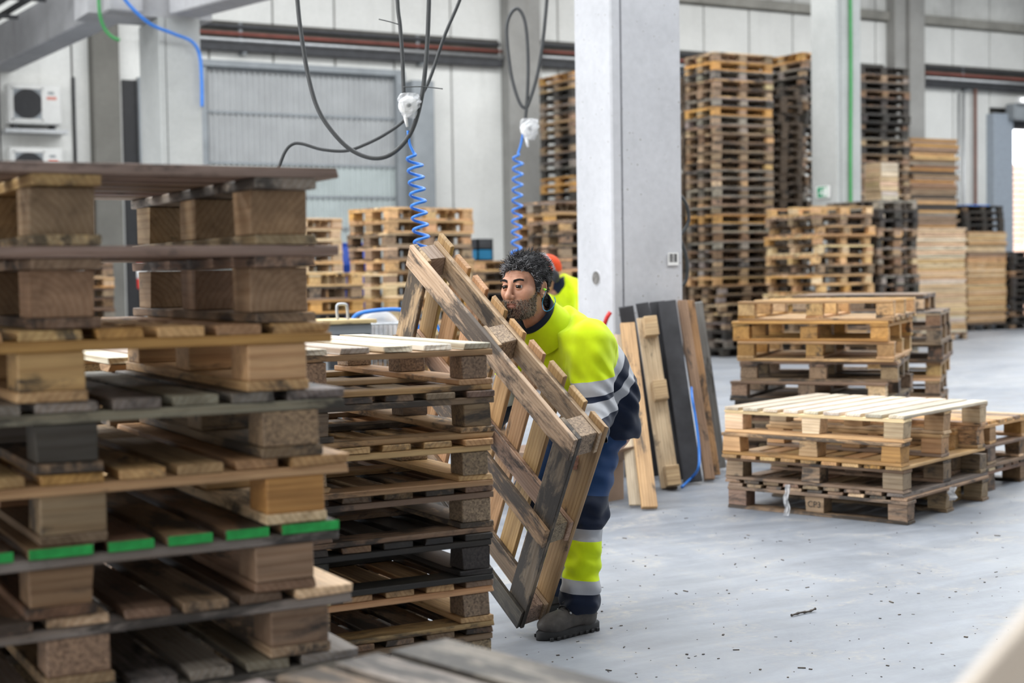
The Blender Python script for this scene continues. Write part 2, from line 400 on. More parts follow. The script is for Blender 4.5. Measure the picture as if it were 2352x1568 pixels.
# pipe run along the back wall
def pipe_run(x0, x1, seg, zc):
    tray = part('cable_tray', join([bx(x0, x1, WY - 0.16, WY - 0.01, zc - 0.24, zc - 0.18), bx(x0, x1, WY - 0.17, WY - 0.155, zc - 0.24, zc - 0.1), bx(x0, x1, WY - 0.08, WY - 0.01, zc + 0.18, zc + 0.24)]), M['dark'])
    tag(tray, 'dark cable tray on the back wall ' + seg, 'cable tray', 'cable trays on the back wall')
    rp = part('fire_pipe', tube_geo([(x0, WY - 0.14, zc + 0.06), (x1, WY - 0.14, zc + 0.06)], 0.032, 10), M['redpipe'], None, True)
    tag(rp, 'red painted pipe on the back wall ' + seg, 'pipe', 'pipes on the back wall')
    gp = part('conduit_pipe', tube_geo([(x0, WY - 0.2, zc - 0.06), (x1, WY - 0.2, zc - 0.06)], 0.035, 10), M['zinc'], None, True)
    tag(gp, 'grey conduit below the red pipe on the back wall ' + seg, 'pipe', 'pipes on the back wall')
    n = max(1, int((x1 - x0) / 2.4))
    for i in range(n):
        x = x0 + (x1 - x0) * (i + 0.5) / n
        part('pipe_bracket', bx(x - 0.03, x + 0.03, WY - 0.24, WY - 0.005, zc - 0.3, zc - 0.27), M['steel'], tray)
        part('pipe_bracket', bx(x - 0.03, x + 0.03, WY - 0.03, WY - 0.005, zc - 0.3, zc + 0.28), M['steel'], tray)
    part('shade_band', bx(x0, x1, WY - 0.012, WY - 0.002, zc - 0.22, zc + 0.3), M['band'], tray)  # dark strip painted as the shadow gap behind the pipes
pipe_run(7.2, 14.2, 'above the roller door', 5.68)
pipe_run(15.0, 24.2, 'behind the concrete column', 5.74)
pipe_run(25.3, 33.5, 'above the open gate', 5.84)
vp = part('vertical_pipe', tube_geo([(26.95, WY - 0.13, 0), (26.95, WY - 0.13, 5.72)], 0.04, 8), M['brown'], None, True); tag(vp, 'thin brown vertical pipe on wall left of the open gate', 'pipe')
for dx in (0.45, 0.3):
    q = part('vertical_conduit', tube_geo([(26.95 - dx, WY - 0.06, 0), (26.95 - dx, WY - 0.06, 5.5)], 0.022, 8), M['zinc'], None, True)
    tag(q, ('left' if dx > 0.4 else 'right') + ' one of two thin grey conduits beside the brown pipe', 'pipe', 'twin conduits by the gate')

# grey steel leaf left of the roller door, black sheet painted as a recess's shade
part('side_door_leaf', bx(7.06, 7.4, WY - 0.12, WY, 0, 4.9, 0.01), M['steel'], back)
part('recess_shade', prism_geo([(6.80, WY - 0.02), (7.06, WY - 0.02), (7.06, WY - 0.003), (6.80, WY - 0.003)], 0, 4.85), M['black'], back)

# ------------------------------------------------------------------ columns
def column_main(name, x0, y0, wx, wy, ch, z1, mat, label):
    c = empty(name, (x0, y0, 0)); tag(c, label, 'column', 'concrete columns of the hall')
    # key-shaped corner: chamfered strip and a groove between the two faces
    poly = [(0, wy), (0, 0.012), (0.012, 0), (ch - 0.02, 0), (ch - 0.015, 0.03), (ch - 0.004, 0.03), (ch, 0.004), (wx, 0.004), (wx, wy)]
    poly = poly[::-1] if False else poly
    part('shaft', prism_geo(poly, 0, z1), mat, c)
    return c
cx0 = onY(1408, 600, 8.6).x; cx1 = onY(1567, 600, 8.6).x; cyb = onX(1327, 600, cx0).y
mc = column_main('concrete_column', cx0, 8.6, cx1 - cx0, cyb - 8.6, 0.095, 9.0, M['col'], 'white concrete column in the middle with planks leaning on it')
# lifting hole in the left face: a shallow ring and a grey disc painted as the hole's shade
hole = lathe_geo([(0.035, 0.004), (0.052, 0.004), (0.056, 0.0), (0.050, -0.002), (0.036, -0.001)], 20)
def to_x(geo): return [(-z, x, y) for x, y, z in geo[0]], geo[1]
hp = part('hole_rim', to_x(hole), M['col'], mc); hp.location = (0, onX(1370, 638, cx0).y - 8.6, 1.366)
hb = part('hole_shade', ([(-0.001, 0.048 * math.cos(2 * PI * k / 24), 0.048 * math.sin(2 * PI * k / 24)) for k in range(24)] + [(-0.006, 0.046 * math.cos(2 * PI * k / 24), 0.046 * math.sin(2 * PI * k / 24)) for k in range(24)], [tuple(range(24, 48))[::-1]] + [(k, (k + 1) % 24, 24 + (k + 1) % 24, 24 + k) for k in range(24)]), plain('hole_shade_grey', (0.20, 0.19, 0.18), 0.9, 0, 0.3, 40), mc); hb.location = (-0.0005, onX(1370, 638, cx0).y - 8.6, 1.366)
# barcode sticker on the front face
bl = part('barcode_label', bx(-0.044, 0.044, -0.003, 0, -0.044, 0.044), M['white']); bl.location = (6.055, 8.597, 1.49)
tag(bl, 'small white barcode label stuck on the concrete column', 'label')
xx = -0.034
rb = random.Random(3)
while xx < 0.03:
    w_ = rb.choice((0.003, 0.005, 0.008)); part('bar', bx(xx, xx + w_, -0.0045, -0.003, -0.022, 0.036), M['black'], bl); xx += w_ + rb.choice((0.003, 0.005, 0.007))
# cable bundle on the far side of the column
hc = part('cable_loop', join([tube_geo(smooth_path([(6.15, 8.78, 1.95), (6.19, 8.75, 1.93), (6.24, 8.75, 1.86), (6.25, 8.75, 1.76), (6.20, 8.75, 1.68), (6.14, 8.76, 1.63)]), 0.012, 8),
     tube_geo(smooth_path([(6.15, 8.80, 1.70), (6.20, 8.78, 1.62), (6.25, 8.78, 1.50), (6.255, 8.78, 1.38), (6.22, 8.78, 1.31), (6.14, 8.80, 1.30)]), 0.013, 8)]), M['hose'], None, True)
hc.location = (0.05, 0, 0)
tag(hc, 'black cable looped on the right side of the concrete column', 'cable')

# rear column of the same row, with the beams it carries
rc = column_main('concrete_column', 5.65, 19.66, 0.56, 0.95, 0.10, 4.85, M['col2'], 'pale concrete column at upper left carrying the roof beam')
part('corbel', prism_geo([(-0.9, 0.05), (-0.9, 0.8), (0.75, 0.8), (0.75, 0.05)], 4.86, 5.45), M['beam'], rc)
def beam(p0, p1, wd, h, label, name='roof_beam'):
    p0 = Vector(p0); p1 = Vector(p1); d = p1 - p0
    o = part(name, bx(-wd / 2, wd / 2, 0, Vector((d.x, d.y)).length, 0, h, 0.02), M['beam']); o.location = p0; o.rotation_euler = (0, 0, math.atan2(-d.x, d.y))
    tag(o, label, 'beam', 'roof beams'); return o
rb1 = beam((5.19, 19.5, 4.87), (4.75, 25.97, 4.87), 0.45, 0.62, 'grey concrete roof beam running left from the rear column', 'roof_beam')
# fluorescent tube lamp below the near beam is built with that beam
bdir = Vector((0.242, -0.97, 0)).normalized(); b0 = Vector((5.98, 19.6, 4.87))
rb2 = beam(b0, b0 + bdir * 11.0, 0.45, 0.7, 'grey concrete roof beam running from the rear column towards the viewer', 'roof_beam')
fl = empty('tube_lamp', b0 + bdir * 6.2 + Vector((-0.40, 0, 0.05)), math.atan2(bdir.y, bdir.x)); tag(fl, 'fluorescent tube lamp hanging beside the roof beam at top left', 'lamp')
part('lamp_housing', bx(-0.9, 0.9, -0.06, 0.06, 0.03, 0.1, 0.01), M['steel'], fl)
part('lamp_tube', tube_geo([(-0.88, 0, 0), (0.88, 0, 0)], 0.035, 10), M['tube'], fl, True)
part('lamp_bracket', bx(-0.03, 0.03, -0.03, 0.03, 0.1, 0.75), M['steel'], fl)
struct('ceiling_mezzanine', bx(-2, 4.35, 20.5, 25.95, 5.85, 6.05), M['ceil'])
for i, (dx, z, r) in enumerate(((0.0, 5.52, 0.05), (-0.2, 5.62, 0.07), (-0.42, 5.68, 0.05))):
    p_ = part('overhead_pipe', tube_geo([(4.86 + dx, 19.0, z), (4.42 + dx, 25.9, z)], r, 10), M['dark'], None, True)
    tag(p_, ['dark overhead pipe nearest the roof beam at top left', 'thick dark overhead pipe between two others at top left', 'dark overhead pipe farthest left under the mezzanine'][i], 'pipe', 'overhead pipes at top left')
for yy in (20.6, 22.2, 23.8, 25.4):
    h_ = part('pipe_hanger', join([bx(3.7, 4.75, yy - 0.04, yy + 0.04, 5.40, 5.45), bx(3.65, 3.7, yy - 0.03, yy + 0.03, 5.40, 5.85)]), M['dark'])
    tag(h_, ['nearest dark steel hanger', 'second nearest dark steel hanger', 'third nearest dark steel hanger', 'farthest dark steel hanger'][int((yy - 20.5) / 1.6)] + ' under the overhead pipes at top left', 'bracket', 'hangers of the overhead pipes')
# second column further right, with exit sign
c2 = column_main('concrete_column', 16.62, 18.95, 0.52, 0.62, 0.10, 9.0, M['col2'], 'grey concrete column at right with the green exit sign')
gl = part('green_hose', tube_geo(smooth_path([(16.62 + 0.27, 18.915, 0.6), (16.62 + 0.26, 18.915, 3.0), (16.62 + 0.28, 18.915, 5.0), (16.62 + 0.25, 18.915, 8.9)]), 0.028, 8), M['green'], None, True)
tag(gl, 'green cable running down the column with the exit sign', 'cable')
sg = empty('exit_sign', onX(1892, 441, 16.612)); sg.location.x = 16.605; tag(sg, 'small green and white emergency exit sign on grey column', 'sign')
part('sign_plate', bx(-0.006, 0, -0.17, 0.17, -0.10, 0.10), M['white'], sg)
gm = plain('sign_green', (0.0, 0.28, 0.12), 0.5)
part('sign_field', bx(-0.009, -0.006, -0.10, 0.14, -0.085, 0.085), gm, sg)
part('door_symbol', bx(-0.011, -0.009, -0.09, -0.02, -0.07, 0.07), M['white'], sg)
part('runner_symbol', join([bx(-0.011, -0.009, 0.03, 0.055, 0.04, 0.065), bx(-0.011, -0.009, 0.01, 0.06, -0.02, 0.03), bx(-0.011, -0.009, 0.04, 0.10, -0.035, -0.015), bx(-0.011, -0.009, 0.0, 0.02, -0.07, -0.02)]), M['white'], sg)

# blue and green hoses on the rear column
bh = part('blue_hose', tube_geo(smooth_path([onY(270, -25, 19.2), onY(300, 15, 19.3), onY(345, 55, 19.4), onY(400, 78, 19.5), onY(440, 95, 19.55), onY(458, 125, 19.6), onY(463, 180, 19.6), onY(464, 245, 19.6)]), 0.022, 8), M['blue'], None, True)
tag(bh, 'blue air hose hanging over the rear column and beam', 'hose')
gh = part('green_hose', tube_geo(smooth_path([onY(226, -30, 19.3), onY(229, 30, 19.35), onY(240, 65, 19.4), onY(258, 85, 19.4), onY(275, 92, 19.4)]), 0.022, 8), M['green'], None, True)
tag(gh, 'green cable drooping below the roof beam at top left', 'cable')
# fire extinguisher on the rear column
fe = empty('fire_extinguisher', Vector((5.50, 20.1, 1.28))); tag(fe, 'red fire extinguisher hung on the left side of the rear column', 'fire extinguisher')
part('cylinder', lathe_geo([(0.02, 0), (0.09, 0.0), (0.10, 0.03), (0.10, 0.42), (0.075, 0.5), (0.035, 0.54), (0.03, 0.58)], 18), M['red'], fe, True)
part('label_band', lathe_geo([(0.102, 0.14), (0.102, 0.34)], 18), M['white'], fe, True)
part('valve', bx(-0.03, 0.03, -0.05, 0.03, 0.58, 0.63, 0.006), M['black'], fe)
part('hose', tube_geo(smooth_path([(0.0, -0.05, 0.6), (0.03, -0.13, 0.56), (0.03, -0.14, 0.4), (0.02, -0.12, 0.2)]), 0.012, 8), M['black'], fe, True)
part('wall_bracket', bx(0.09, 0.145, -0.03, 0.03, 0.3, 0.5), M['steel'], fe)

# air conditioners on the back wall
def ac(x, z, label):
    a = empty('air_conditioner', (x, WY - 0.45, z)); tag(a, label, 'air conditioner', 'air conditioner units on the back wall')
    part('casing', bx(0, 0.86, 0, 0.34, 0, 0.66, 0.02), M['offwhite'], a)
    part('grille_frame', join([bx(0.06, 0.56, -0.012, 0.004, 0.06, 0.085), bx(0.06, 0.56, -0.012, 0.004, 0.575, 0.6), bx(0.06, 0.085, -0.012, 0.004, 0.06, 0.6), bx(0.535, 0.56, -0.012, 0.004, 0.06, 0.6)]), M['offwhite'], a)
    part('fan_grille', move(lathe_geo([(0.0, 0.0), (0.235, 0.0), (0.245, 0.006)], 28, 'y'), 0.31, -0.004, 0.33), M['black'], a)
    part('grille_backing', bx(0.085, 0.535, -0.001, 0.003, 0.085, 0.575), M['steel'], a)
    for r in (0.06, 0.11, 0.16, 0.21):
        g = tube_geo([(0.31 + r * math.cos(q * PI / 12), -0.012, 0.33 + r * math.sin(q * PI / 12)) for q in range(25)], 0.005, 5); part('fan_ring', g, M['dark'], a)
    part('name_plate', bx(0.64, 0.74, -0.003, 0.002, 0.5, 0.54), M['steel'], a)
    part('warning_plate', bx(0.62, 0.78, -0.003, 0.002, 0.41, 0.46), plain('faded_red_print', (0.55, 0.22, 0.18), 0.6), a)
    part('mounting_rail', bx(-0.05, 0.95, -0.02, 0.44, -0.14, -0.08), M['zinc'], a)
    part('mounting_bracket', bx(0.1, 0.14, 0.02, 0.44, -0.08, 0.0), M['dark'], a); part('mounting_bracket', bx(0.72, 0.76, 0.02, 0.44, -0.08, 0.0), M['dark'], a)
ac(4.82, 3.99, 'upper white air conditioner unit on the wall at far left')
ac(4.82, 2.95, 'lower white air conditioner unit on the wall at far left')
dp = part('drain_pipe', tube_geo([(5.98, WY - 0.05, 2.4), (5.98, WY - 0.05, 4.85)], 0.02, 8), M['dark'], None, True); tag(dp, 'thin dark vertical pipe beside the air conditioners', 'pipe')

# ------------------------------------------------------------------ outside the gate
struct('ground_outside', bx(20, 60, 26.4, 60, -0.25, -0.05), concrete('yard_concrete', (0.6, 0.6, 0.58), 0.0))
for i in range(3):
    s_ = empty('pallet_load', (31.6 + 1.5 * i, 30.5 - 1.2 * i, 0), 0.3); s_.location = (32.0 + 1.35 * i, 31.6 - 1.0 * i, -0.05)
    tag(s_, ['sunlit orange board load outside the gate, leftmost', 'sunlit orange board load outside the gate, middle one', 'sunlit orange board load outside the gate, rightmost'][i], 'board stack', 'board loads in the yard')
    om = bpy.data.materials.get('orange_board') or plain('orange_board', (0.85, 0.55, 0.42), 0.8)
    for k in range(28):
        o = part('board', bx(-0.62, 0.62, -0.5, 0.5, k * 0.155, k * 0.155 + 0.135, 0.01), om, s_)
# ================================================================== pallets
FRESH = (0.545, 0.35, 0.17); PALE = (0.64, 0.49, 0.31); AGED = (0.27, 0.19, 0.125); GREY = (0.25, 0.225, 0.20); DARK = (0.050, 0.044, 0.038)
BROWN = (0.21, 0.13, 0.075); ORANGE = (0.52, 0.29, 0.09); WHITE = (0.66, 0.59, 0.49)
TONES = {'white': (WHITE, 0.06), 'pale': (PALE, 0.12), 'fresh': (FRESH, 0.2), 'honey': (ORANGE, 0.2), 'aged': (AGED, 0.45), 'grey': (GREY, 0.4), 'dark': (DARK, 0.5), 'brown': (BROWN, 0.4), 'mixed': (AGED, 0.3)}  # white tone puts skylight glare into the top deck colour
TWORD = {'white': 'glare-whitened', 'pale': 'pale', 'fresh': 'yellowish', 'honey': 'orange-toned', 'aged': 'weathered', 'grey': 'greyed', 'dark': 'blackened', 'brown': 'brown', 'mixed': 'mixed-board'}
BOARD = {}
vrng = random.Random(11)
def board_mesh(Lg, wd, th, mat, var):
    k = (round(Lg, 3), round(wd, 3), round(th, 3), mat.name, var)
    if k not in BOARD:
        g = bev_box(Lg, wd, th, 0.0025, 0.004 if var else 0.0, vrng); BOARD[k] = mesh('board', g[0], g[1], mat)
    return BOARD[k]
prng = random.Random(5)
def tint(base, j):
    f = 1 + prng.uniform(-j, j) * 0.9
    return [max(0.01, base[i] * f * (1 + prng.uniform(-0.05, 0.05) - (0.04 * i if prng.random() < 0.3 else 0))) for i in range(3)]
def piece(name, par, Lg, wd, th, loc, along, col, stain, mat=None, nvar=3):
    o = link(name, board_mesh(Lg, wd, th, mat or WOOD, prng.randrange(nvar) if nvar else 0), par)
    o.location = loc
    rz = 0 if along == 'x' else PI / 2
    if prng.random() < 0.5: rz += PI
    o.rotation_euler = (0, 0, rz); o.color = (*col, 1 - stain)
    return o
# kinds: sizes across (x) and along the deck boards (y)
KIND = {
    'perim': dict(Lx=1.2, Ly=1.0, sl=[0.098] * 9, td=0.020, ts=0.020, bh=0.072, tb=0.018, bot='perim', bwx=(0.12, 0.12, 0.12), bwy=(0.10, 0.10, 0.10), inset=0.0),
    'block7': dict(Lx=1.2, Ly=1.0, sl=[0.135, 0.098, 0.098, 0.098, 0.13, 0.098, 0.098, 0.098, 0.135], td=0.022, ts=0.022, bh=0.078, tb=0.022, bot='y', bwx=(0.14, 0.14, 0.14), bwy=(0.12, 0.12, 0.12), inset=0.055),
    'euro': dict(Lx=0.8, Ly=1.2, sl=[0.145, 0.1, 0.145, 0.1, 0.145], td=0.022, ts=0.022, bh=0.078, tb=0.022, bot='y', bwx=(0.10, 0.145, 0.10), bwy=(0.145, 0.145, 0.145), inset=0.0),
    'wide': dict(insy=0.055, Lx=1.0, Ly=1.18, sl=[0.145, 0.1, 0.12, 0.12, 0.1, 0.145], td=0.024, ts=0.024, bh=0.098, tb=0.022, bot='x', bwx=(0.13, 0.13, 0.13), bwy=(0.14, 0.14, 0.14), inset=0.04),
    'square': dict(Lx=1.14, Ly=1.14, sl=[0.10] * 9, td=0.020, ts=0.020, bh=0.086, tb=0.020, bot='y', bwx=(0.11, 0.11, 0.11), bwy=(0.13, 0.13, 0.13), inset=0.0),
    'skid': dict(Lx=1.14, Ly=1.14, sl=[0.10] * 9, td=0.020, ts=0.020, bh=0.090, tb=0.020, bot='x', bwx=(0.13, 0.13, 0.13), bwy=(0.11, 0.11, 0.11), inset=0.0),
    'half': dict(Lx=0.42, Ly=0.6, sl=[0.07] * 5, td=0.02, ts=0.02, bh=0.08, tb=0.02, bot='y', bwx=(0.08, 0.08, 0.08), bwy=(0.1, 0.1, 0.1), inset=0.0),
}
def height(k):
    q = KIND[k]; return q['td'] + q['ts'] + q['bh'] + q['tb'] * (2 if q['bot'] == 'perim' else 1)
def pallet(kind, loc, yaw, tone, label, group=None, flip=False, chip=0.35, near=False, matrix=None, skip_bottom=False, ends=None, mono=None):
    q = KIND[kind]; base, st = TONES[tone]; H = height(kind)
    e = empty('pallet', loc); tag(e, label, 'pallet', group)
    if matrix is not None: e.matrix_world = matrix
    elif flip:
        e.rotation_euler = (PI, 0, yaw); e.location = (loc[0], loc[1], loc[2] + H)
    else: e.rotation_euler = (0, 0, yaw)
    Lx, Ly = q['Lx'], q['Ly']; j = 0.28 if tone != 'mixed' else 0.55
    def colr(deck=False):
        b = base
        if tone in ('aged', 'mixed', 'brown') and prng.random() < 0.28: b = prng.choice((FRESH, GREY, BROWN, AGED, PALE))
        if tone == 'fresh' and prng.random() < 0.25: b = prng.choice((PALE, ORANGE, AGED))
        if tone == 'pale' and prng.random() < 0.12: b = FRESH
        if tone == 'dark' and prng.random() < 0.12: b = BROWN
        if tone == 'grey' and prng.random() < 0.2: b = prng.choice((AGED, DARK))
        if tone == 'white' and not deck: b = prng.choice((FRESH, PALE, FRESH))  # only deck boards carry the painted glare
        return tint(b, j)
    def sta(): return max(0.0, st + prng.uniform(-0.25, 0.3))
    nv = 3 if near else 1
    z = 0.0; ins = q['inset']
    xs = [-Lx / 2 + ins + q['bwx'][0] / 2, 0.0, Lx / 2 - ins - q['bwx'][2] / 2]
    iy = q.get('insy', 0); ys = [-Ly / 2 + iy + q['bwy'][0] / 2, 0.0, Ly / 2 - iy - q['bwy'][2] / 2]
    if q['bot'] == 'perim':
        if not skip_bottom:
            for i, y in enumerate(ys): piece('bottom_board', e, Lx, q['bwy'][i], q['tb'], (0, y, z + q['tb'] / 2), 'x', colr(), sta(), None, nv)
        z += q['tb']
        for i in (0, 2):
            if not skip_bottom: piece('bottom_board', e, Ly, q['bwx'][i], q['tb'], (xs[i], 0, z + q['tb'] / 2), 'y', colr(), sta(), None, nv)
        if not skip_bottom:
            for y in ys: piece('bottom_board', e, q['bwx'][1], q['bwy'][1], q['tb'], (xs[1], y, z + q['tb'] / 2), 'x', colr(), sta(), None, nv)
        z += q['tb']
    else:
        if q['bot'] == 'y':
            for i, x in enumerate(xs):
                if not (skip_bottom and i == 0): piece('bottom_board', e, Ly, q['bwx'][i] + 0.0, q['tb'], (x, 0, z + q['tb'] / 2), 'y', colr(), sta(), None, nv)
        else:
            for i, y in enumerate(ys):
                if not (skip_bottom and i == 2): piece('bottom_board', e, Lx, q['bwy'][i], q['tb'], (0, y, z + q['tb'] / 2), 'x', colr(), sta(), None, nv)
        z += q['tb']
    for i, x in enumerate(xs):
        for k, y in enumerate(ys):
            c = chip and prng.random() < chip
            cc = tint((0.33, 0.235, 0.15) if tone != 'dark' else (0.05, 0.045, 0.04), 0.2) if c else colr()
            piece('block', e, q['bwx'][i] - (0.008 if q['bot'] != 'perim' else 0.02), q['bwy'][k] - 0.006, q['bh'] - 0.0005, (x, y, z + q['bh'] / 2), 'x' if not c else 'x', cc, 0.15 if c else sta() * 0.7, CHIP if c else WOOD, nv)
    z += q['bh']
    for i, y in enumerate(ys): piece('stringer_board', e, Lx, q['bwy'][i], q['ts'] - 0.0005, (0, y, z + q['ts'] / 2), 'x', colr(), sta(), None, nv)
    z += q['ts']
    tw = sum(q['sl']); gap = (Lx - tw) / (len(q['sl']) - 1); x = -Lx / 2
    for i, wd in enumerate(q['sl']):
        c = colr(True)
        o = piece('deck_board', e, Ly - (prng.uniform(0, 0.012) if False else 0), wd, q['td'] - 0.0005, (x + wd / 2, prng.uniform(-0.004, 0.004) if near else 0, z + q['td'] / 2), 'y', c, sta(), None, nv)
        if ends:
            g = part('painted_end', bx(-wd / 2 + 0.002, wd / 2 - 0.002, -0.0025, 0.0, -q['td'] / 2 + 0.001, q['td'] / 2 - 0.001), ends, e)
            g.location = (x + wd / 2, -Ly / 2 - 0.0045, z + q['td'] / 2)
        x += wd + gap
    return e
ALLP = []
HIDDEN = []
def stack(phrase, group, corner, yaw, levels, cloc=(-1, -1), near=False, jit=0.012, jyaw=0.6, z0=0.0, seed=1, hidden=0):
    """levels bottom -> top: dicts kind,tone,[rot90],[flip],[dx,dy,dyaw]; corner = position of local corner cloc of a nominal footprint"""
    r = random.Random(seed); n = len(levels); z = z0; out = []
    k0 = levels[0]
    for i, lv in enumerate(levels):
        q = KIND[lv['kind']]; rot = lv.get('rot', 0); sx, sy = (q['Ly'], q['Lx']) if rot else (q['Lx'], q['Ly'])
        cx, cy = -cloc[0] * sx / 2, -cloc[1] * sy / 2
        a = yaw + math.radians(lv.get('dyaw', 0) + r.uniform(-jyaw, jyaw))
        dx = lv.get('dx', 0) + r.uniform(-jit, jit); dy = lv.get('dy', 0) + r.uniform(-jit, jit)
        px = corner[0] + math.cos(yaw) * (cx + dx) - math.sin(yaw) * (cy + dy)
        py = corner[1] + math.sin(yaw) * (cx + dx) + math.cos(yaw) * (cy + dy)
        rank = n - 1 - i
        if i < hidden:
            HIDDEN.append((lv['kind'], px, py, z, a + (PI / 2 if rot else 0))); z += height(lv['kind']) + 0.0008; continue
        od = ORD[rank]
        pos = (od + ' of ' if rank == 0 else od + ' from top of ')
        lab = TWORD[lv['tone']] + ' wooden pallet, ' + pos + phrase
        e = pallet(lv['kind'], (px, py, z), a + (PI / 2 if rot else 0), lv['tone'], lab, group, lv.get('flip', False), lv.get('chip', 0.3), near, None, lv.get('skip', False), lv.get('ends'))
        z += height(lv['kind']) + 0.0008; out.append(e)
    return out
def rep(n, kind, tones, seed=0, **kw):
    r = random.Random(seed); return [dict(kind=kind, tone=r.choice(tones), **kw) for _ in range(n)]
def lev(kind, tone, **kw): return dict(kind=kind, tone=tone, **kw)

# A: big blurred stack at the left edge
b7 = 'block7'
SA = stack('the big blurred stack at left', 'pallets of the big left stack', (1.275, 3.061), 0.0,
    [lev(b7, 'aged'), lev(b7, 'grey'), lev(b7, 'aged'), lev(b7, 'grey', dx=0.015, chip=0.6), lev(b7, 'mixed', dx=0.01, chip=0.5), lev(b7, 'brown', dx=-0.02, ends=M['greenpaint'], chip=0), lev(b7, 'fresh', dx=0.005, chip=0),
     lev(b7, 'grey', dx=0.0), lev(b7, 'fresh', dx=-0.02, chip=0), lev('wide', 'aged', rot=1, dx=0.0, dy=0.02, chip=0.0), lev('wide', 'aged', rot=1, dx=0.0, dy=0.02, chip=0.0)],
    (1, -1), True, 0.006, 0.3, seed=3)
for e in SA[-2:]:
    for o in e.children:
        n_ = o.name.split('.')[0]
        if n_ == 'block': o.color = (*tint((0.36, 0.245, 0.145), 0.12), 0.9)
        elif n_ == 'deck_board': o.color = (*tint((0.30, 0.235, 0.20), 0.12), 0.75)
# B: stack in the middle
SB = stack('the stack in front of the worker', 'pallets of the stack before the worker', (2.215, 4.125), 0.0,
    [lev('perim', 'aged', chip=1), lev('perim', 'aged', chip=0.8), lev('perim', 'fresh', chip=1), lev('perim', 'dark', chip=0.7), lev('perim', 'aged', chip=1), lev('perim', 'fresh', chip=0.7), lev('perim', 'aged', chip=0.1), lev('perim', 'white', chip=1, dx=0.005)],
    (1, -1), True, 0.008, 0.5, seed=9)
# C: low pallets at the bottom edge of the picture
SC = stack('the low stack at the bottom edge', 'pallets at the bottom edge', (1.24, 2.52), math.radians(14),
    rep(5, 'block7', ['aged', 'grey', 'aged'], 4), (1, 1), True, 0.01, 0.5, seed=4)
# H1..H4 on the right
P_B = onZ(2078, 1207); P_A = onZ(1655, 1167)
yH1 = math.radians(21)
SH1 = stack('the low square stack at right', 'pallets of the low square stack', (P_B.x, P_B.y), yH1,
    [lev('skid', 'aged', rot=1, chip=0), lev('skid', 'aged', rot=1, flip=True, skip=True, chip=0, dx=0.0), lev('skid', 'fresh', rot=1, flip=True, chip=0, dx=-0.03), lev('skid', 'white', rot=1, chip=0, dx=-0.02)],
    (-1, -1), True, 0.01, 0.4, seed=2)
c_ = at(2055, 700, 10.7)
SH2 = stack('the stack behind the low square one', 'pallets of the stack behind the low square one', (c_.x, c_.y), math.radians(39.7),
    [lev('square', 'brown'), lev('square', 'aged', flip=True), lev('square', 'brown', dx=-0.02, dy=0.03), lev('square', 'aged', flip=True, dyaw=-4, dx=-0.05), lev('square', 'aged', dyaw=2), lev('square', 'fresh', flip=True, chip=0), lev('square', 'honey', dyaw=-3, chip=0), lev('square', 'fresh', flip=True, dyaw=-2, chip=0)],
    (-1, -1), True, 0.03, 1.2, seed=6)
c_ = at(2160, 668, 13.0)
SH3 = stack('the farther brown stack at right', 'pallets of the farther brown stack', (c_.x, c_.y), math.radians(41),
    [lev('square', 'aged', dx=-0.3), lev('square', 'brown', dx=-0.3), lev('square', 'aged', dx=-0.05), lev('square', 'fresh', chip=0, dx=0.08), lev('square', 'brown', flip=True), lev('square', 'aged', flip=True), lev('square', 'brown', dx=-0.06), lev('square', 'aged', dy=0.1)],
    (-1, -1), False, 0.03, 1.0, seed=8)
SH4 = stack('the low stack cut by the right edge', 'pallets at the right edge', (6.63, 6.53), yH1,
    [lev('square', 'brown', chip=0), lev('square', 'aged', flip=True, chip=0, rot=1), lev('square', 'fresh', chip=0, dx=0.02)], (-1, -1), True, 0.01, 0.5, seed=12)
# E: bright stacks at centre left
SE = stack('the bright stack behind the spiral hose', 'pallets of the bright stack', (6.918, 15.299), math.radians(10),
    rep(4, 'euro', ['aged', 'fresh'], 1, rot=1) + [lev('euro', t, rot=1, chip=0.15) for t in ('fresh', 'pale', 'pale', 'fresh', 'pale', 'pale', 'fresh', 'aged', 'aged', 'fresh', 'fresh')], (-1, -1), False, 0.015, 0.6, seed=21)
SE2 = stack('the light stack behind the left gap', 'pallets of the light stack behind', (6.484, 18.19), math.radians(10), rep(15, 'euro', ['pale', 'fresh', 'pale'], 2, rot=1, chip=0.1), (-1, -1), False, 0.012, 0.6, seed=22)
SE3 = stack('the orange and dark stack at left', 'pallets of the orange and dark stack', (5.31, 14.8), math.radians(10),
    rep(6, 'euro', ['dark', 'aged', 'brown'], 3, rot=1) + [lev('euro', 'dark', rot=1, ends=M['greenpaint']), lev('euro', 'honey', rot=1, chip=0), lev('euro', 'aged', rot=1), lev('euro', 'fresh', rot=1)], (-1, -1), False, 0.02, 1.0, seed=23)
c_ = at(60, 560, 20.0)
SE5 = stack('the stack under the blue bin at far left', 'pallets under the blue bin', (c_.x, c_.y), math.radians(5), rep(12, 'euro', ['aged', 'fresh', 'brown'], 5, rot=1), (-1, -1), False, 0.02, 1.0, seed=25)
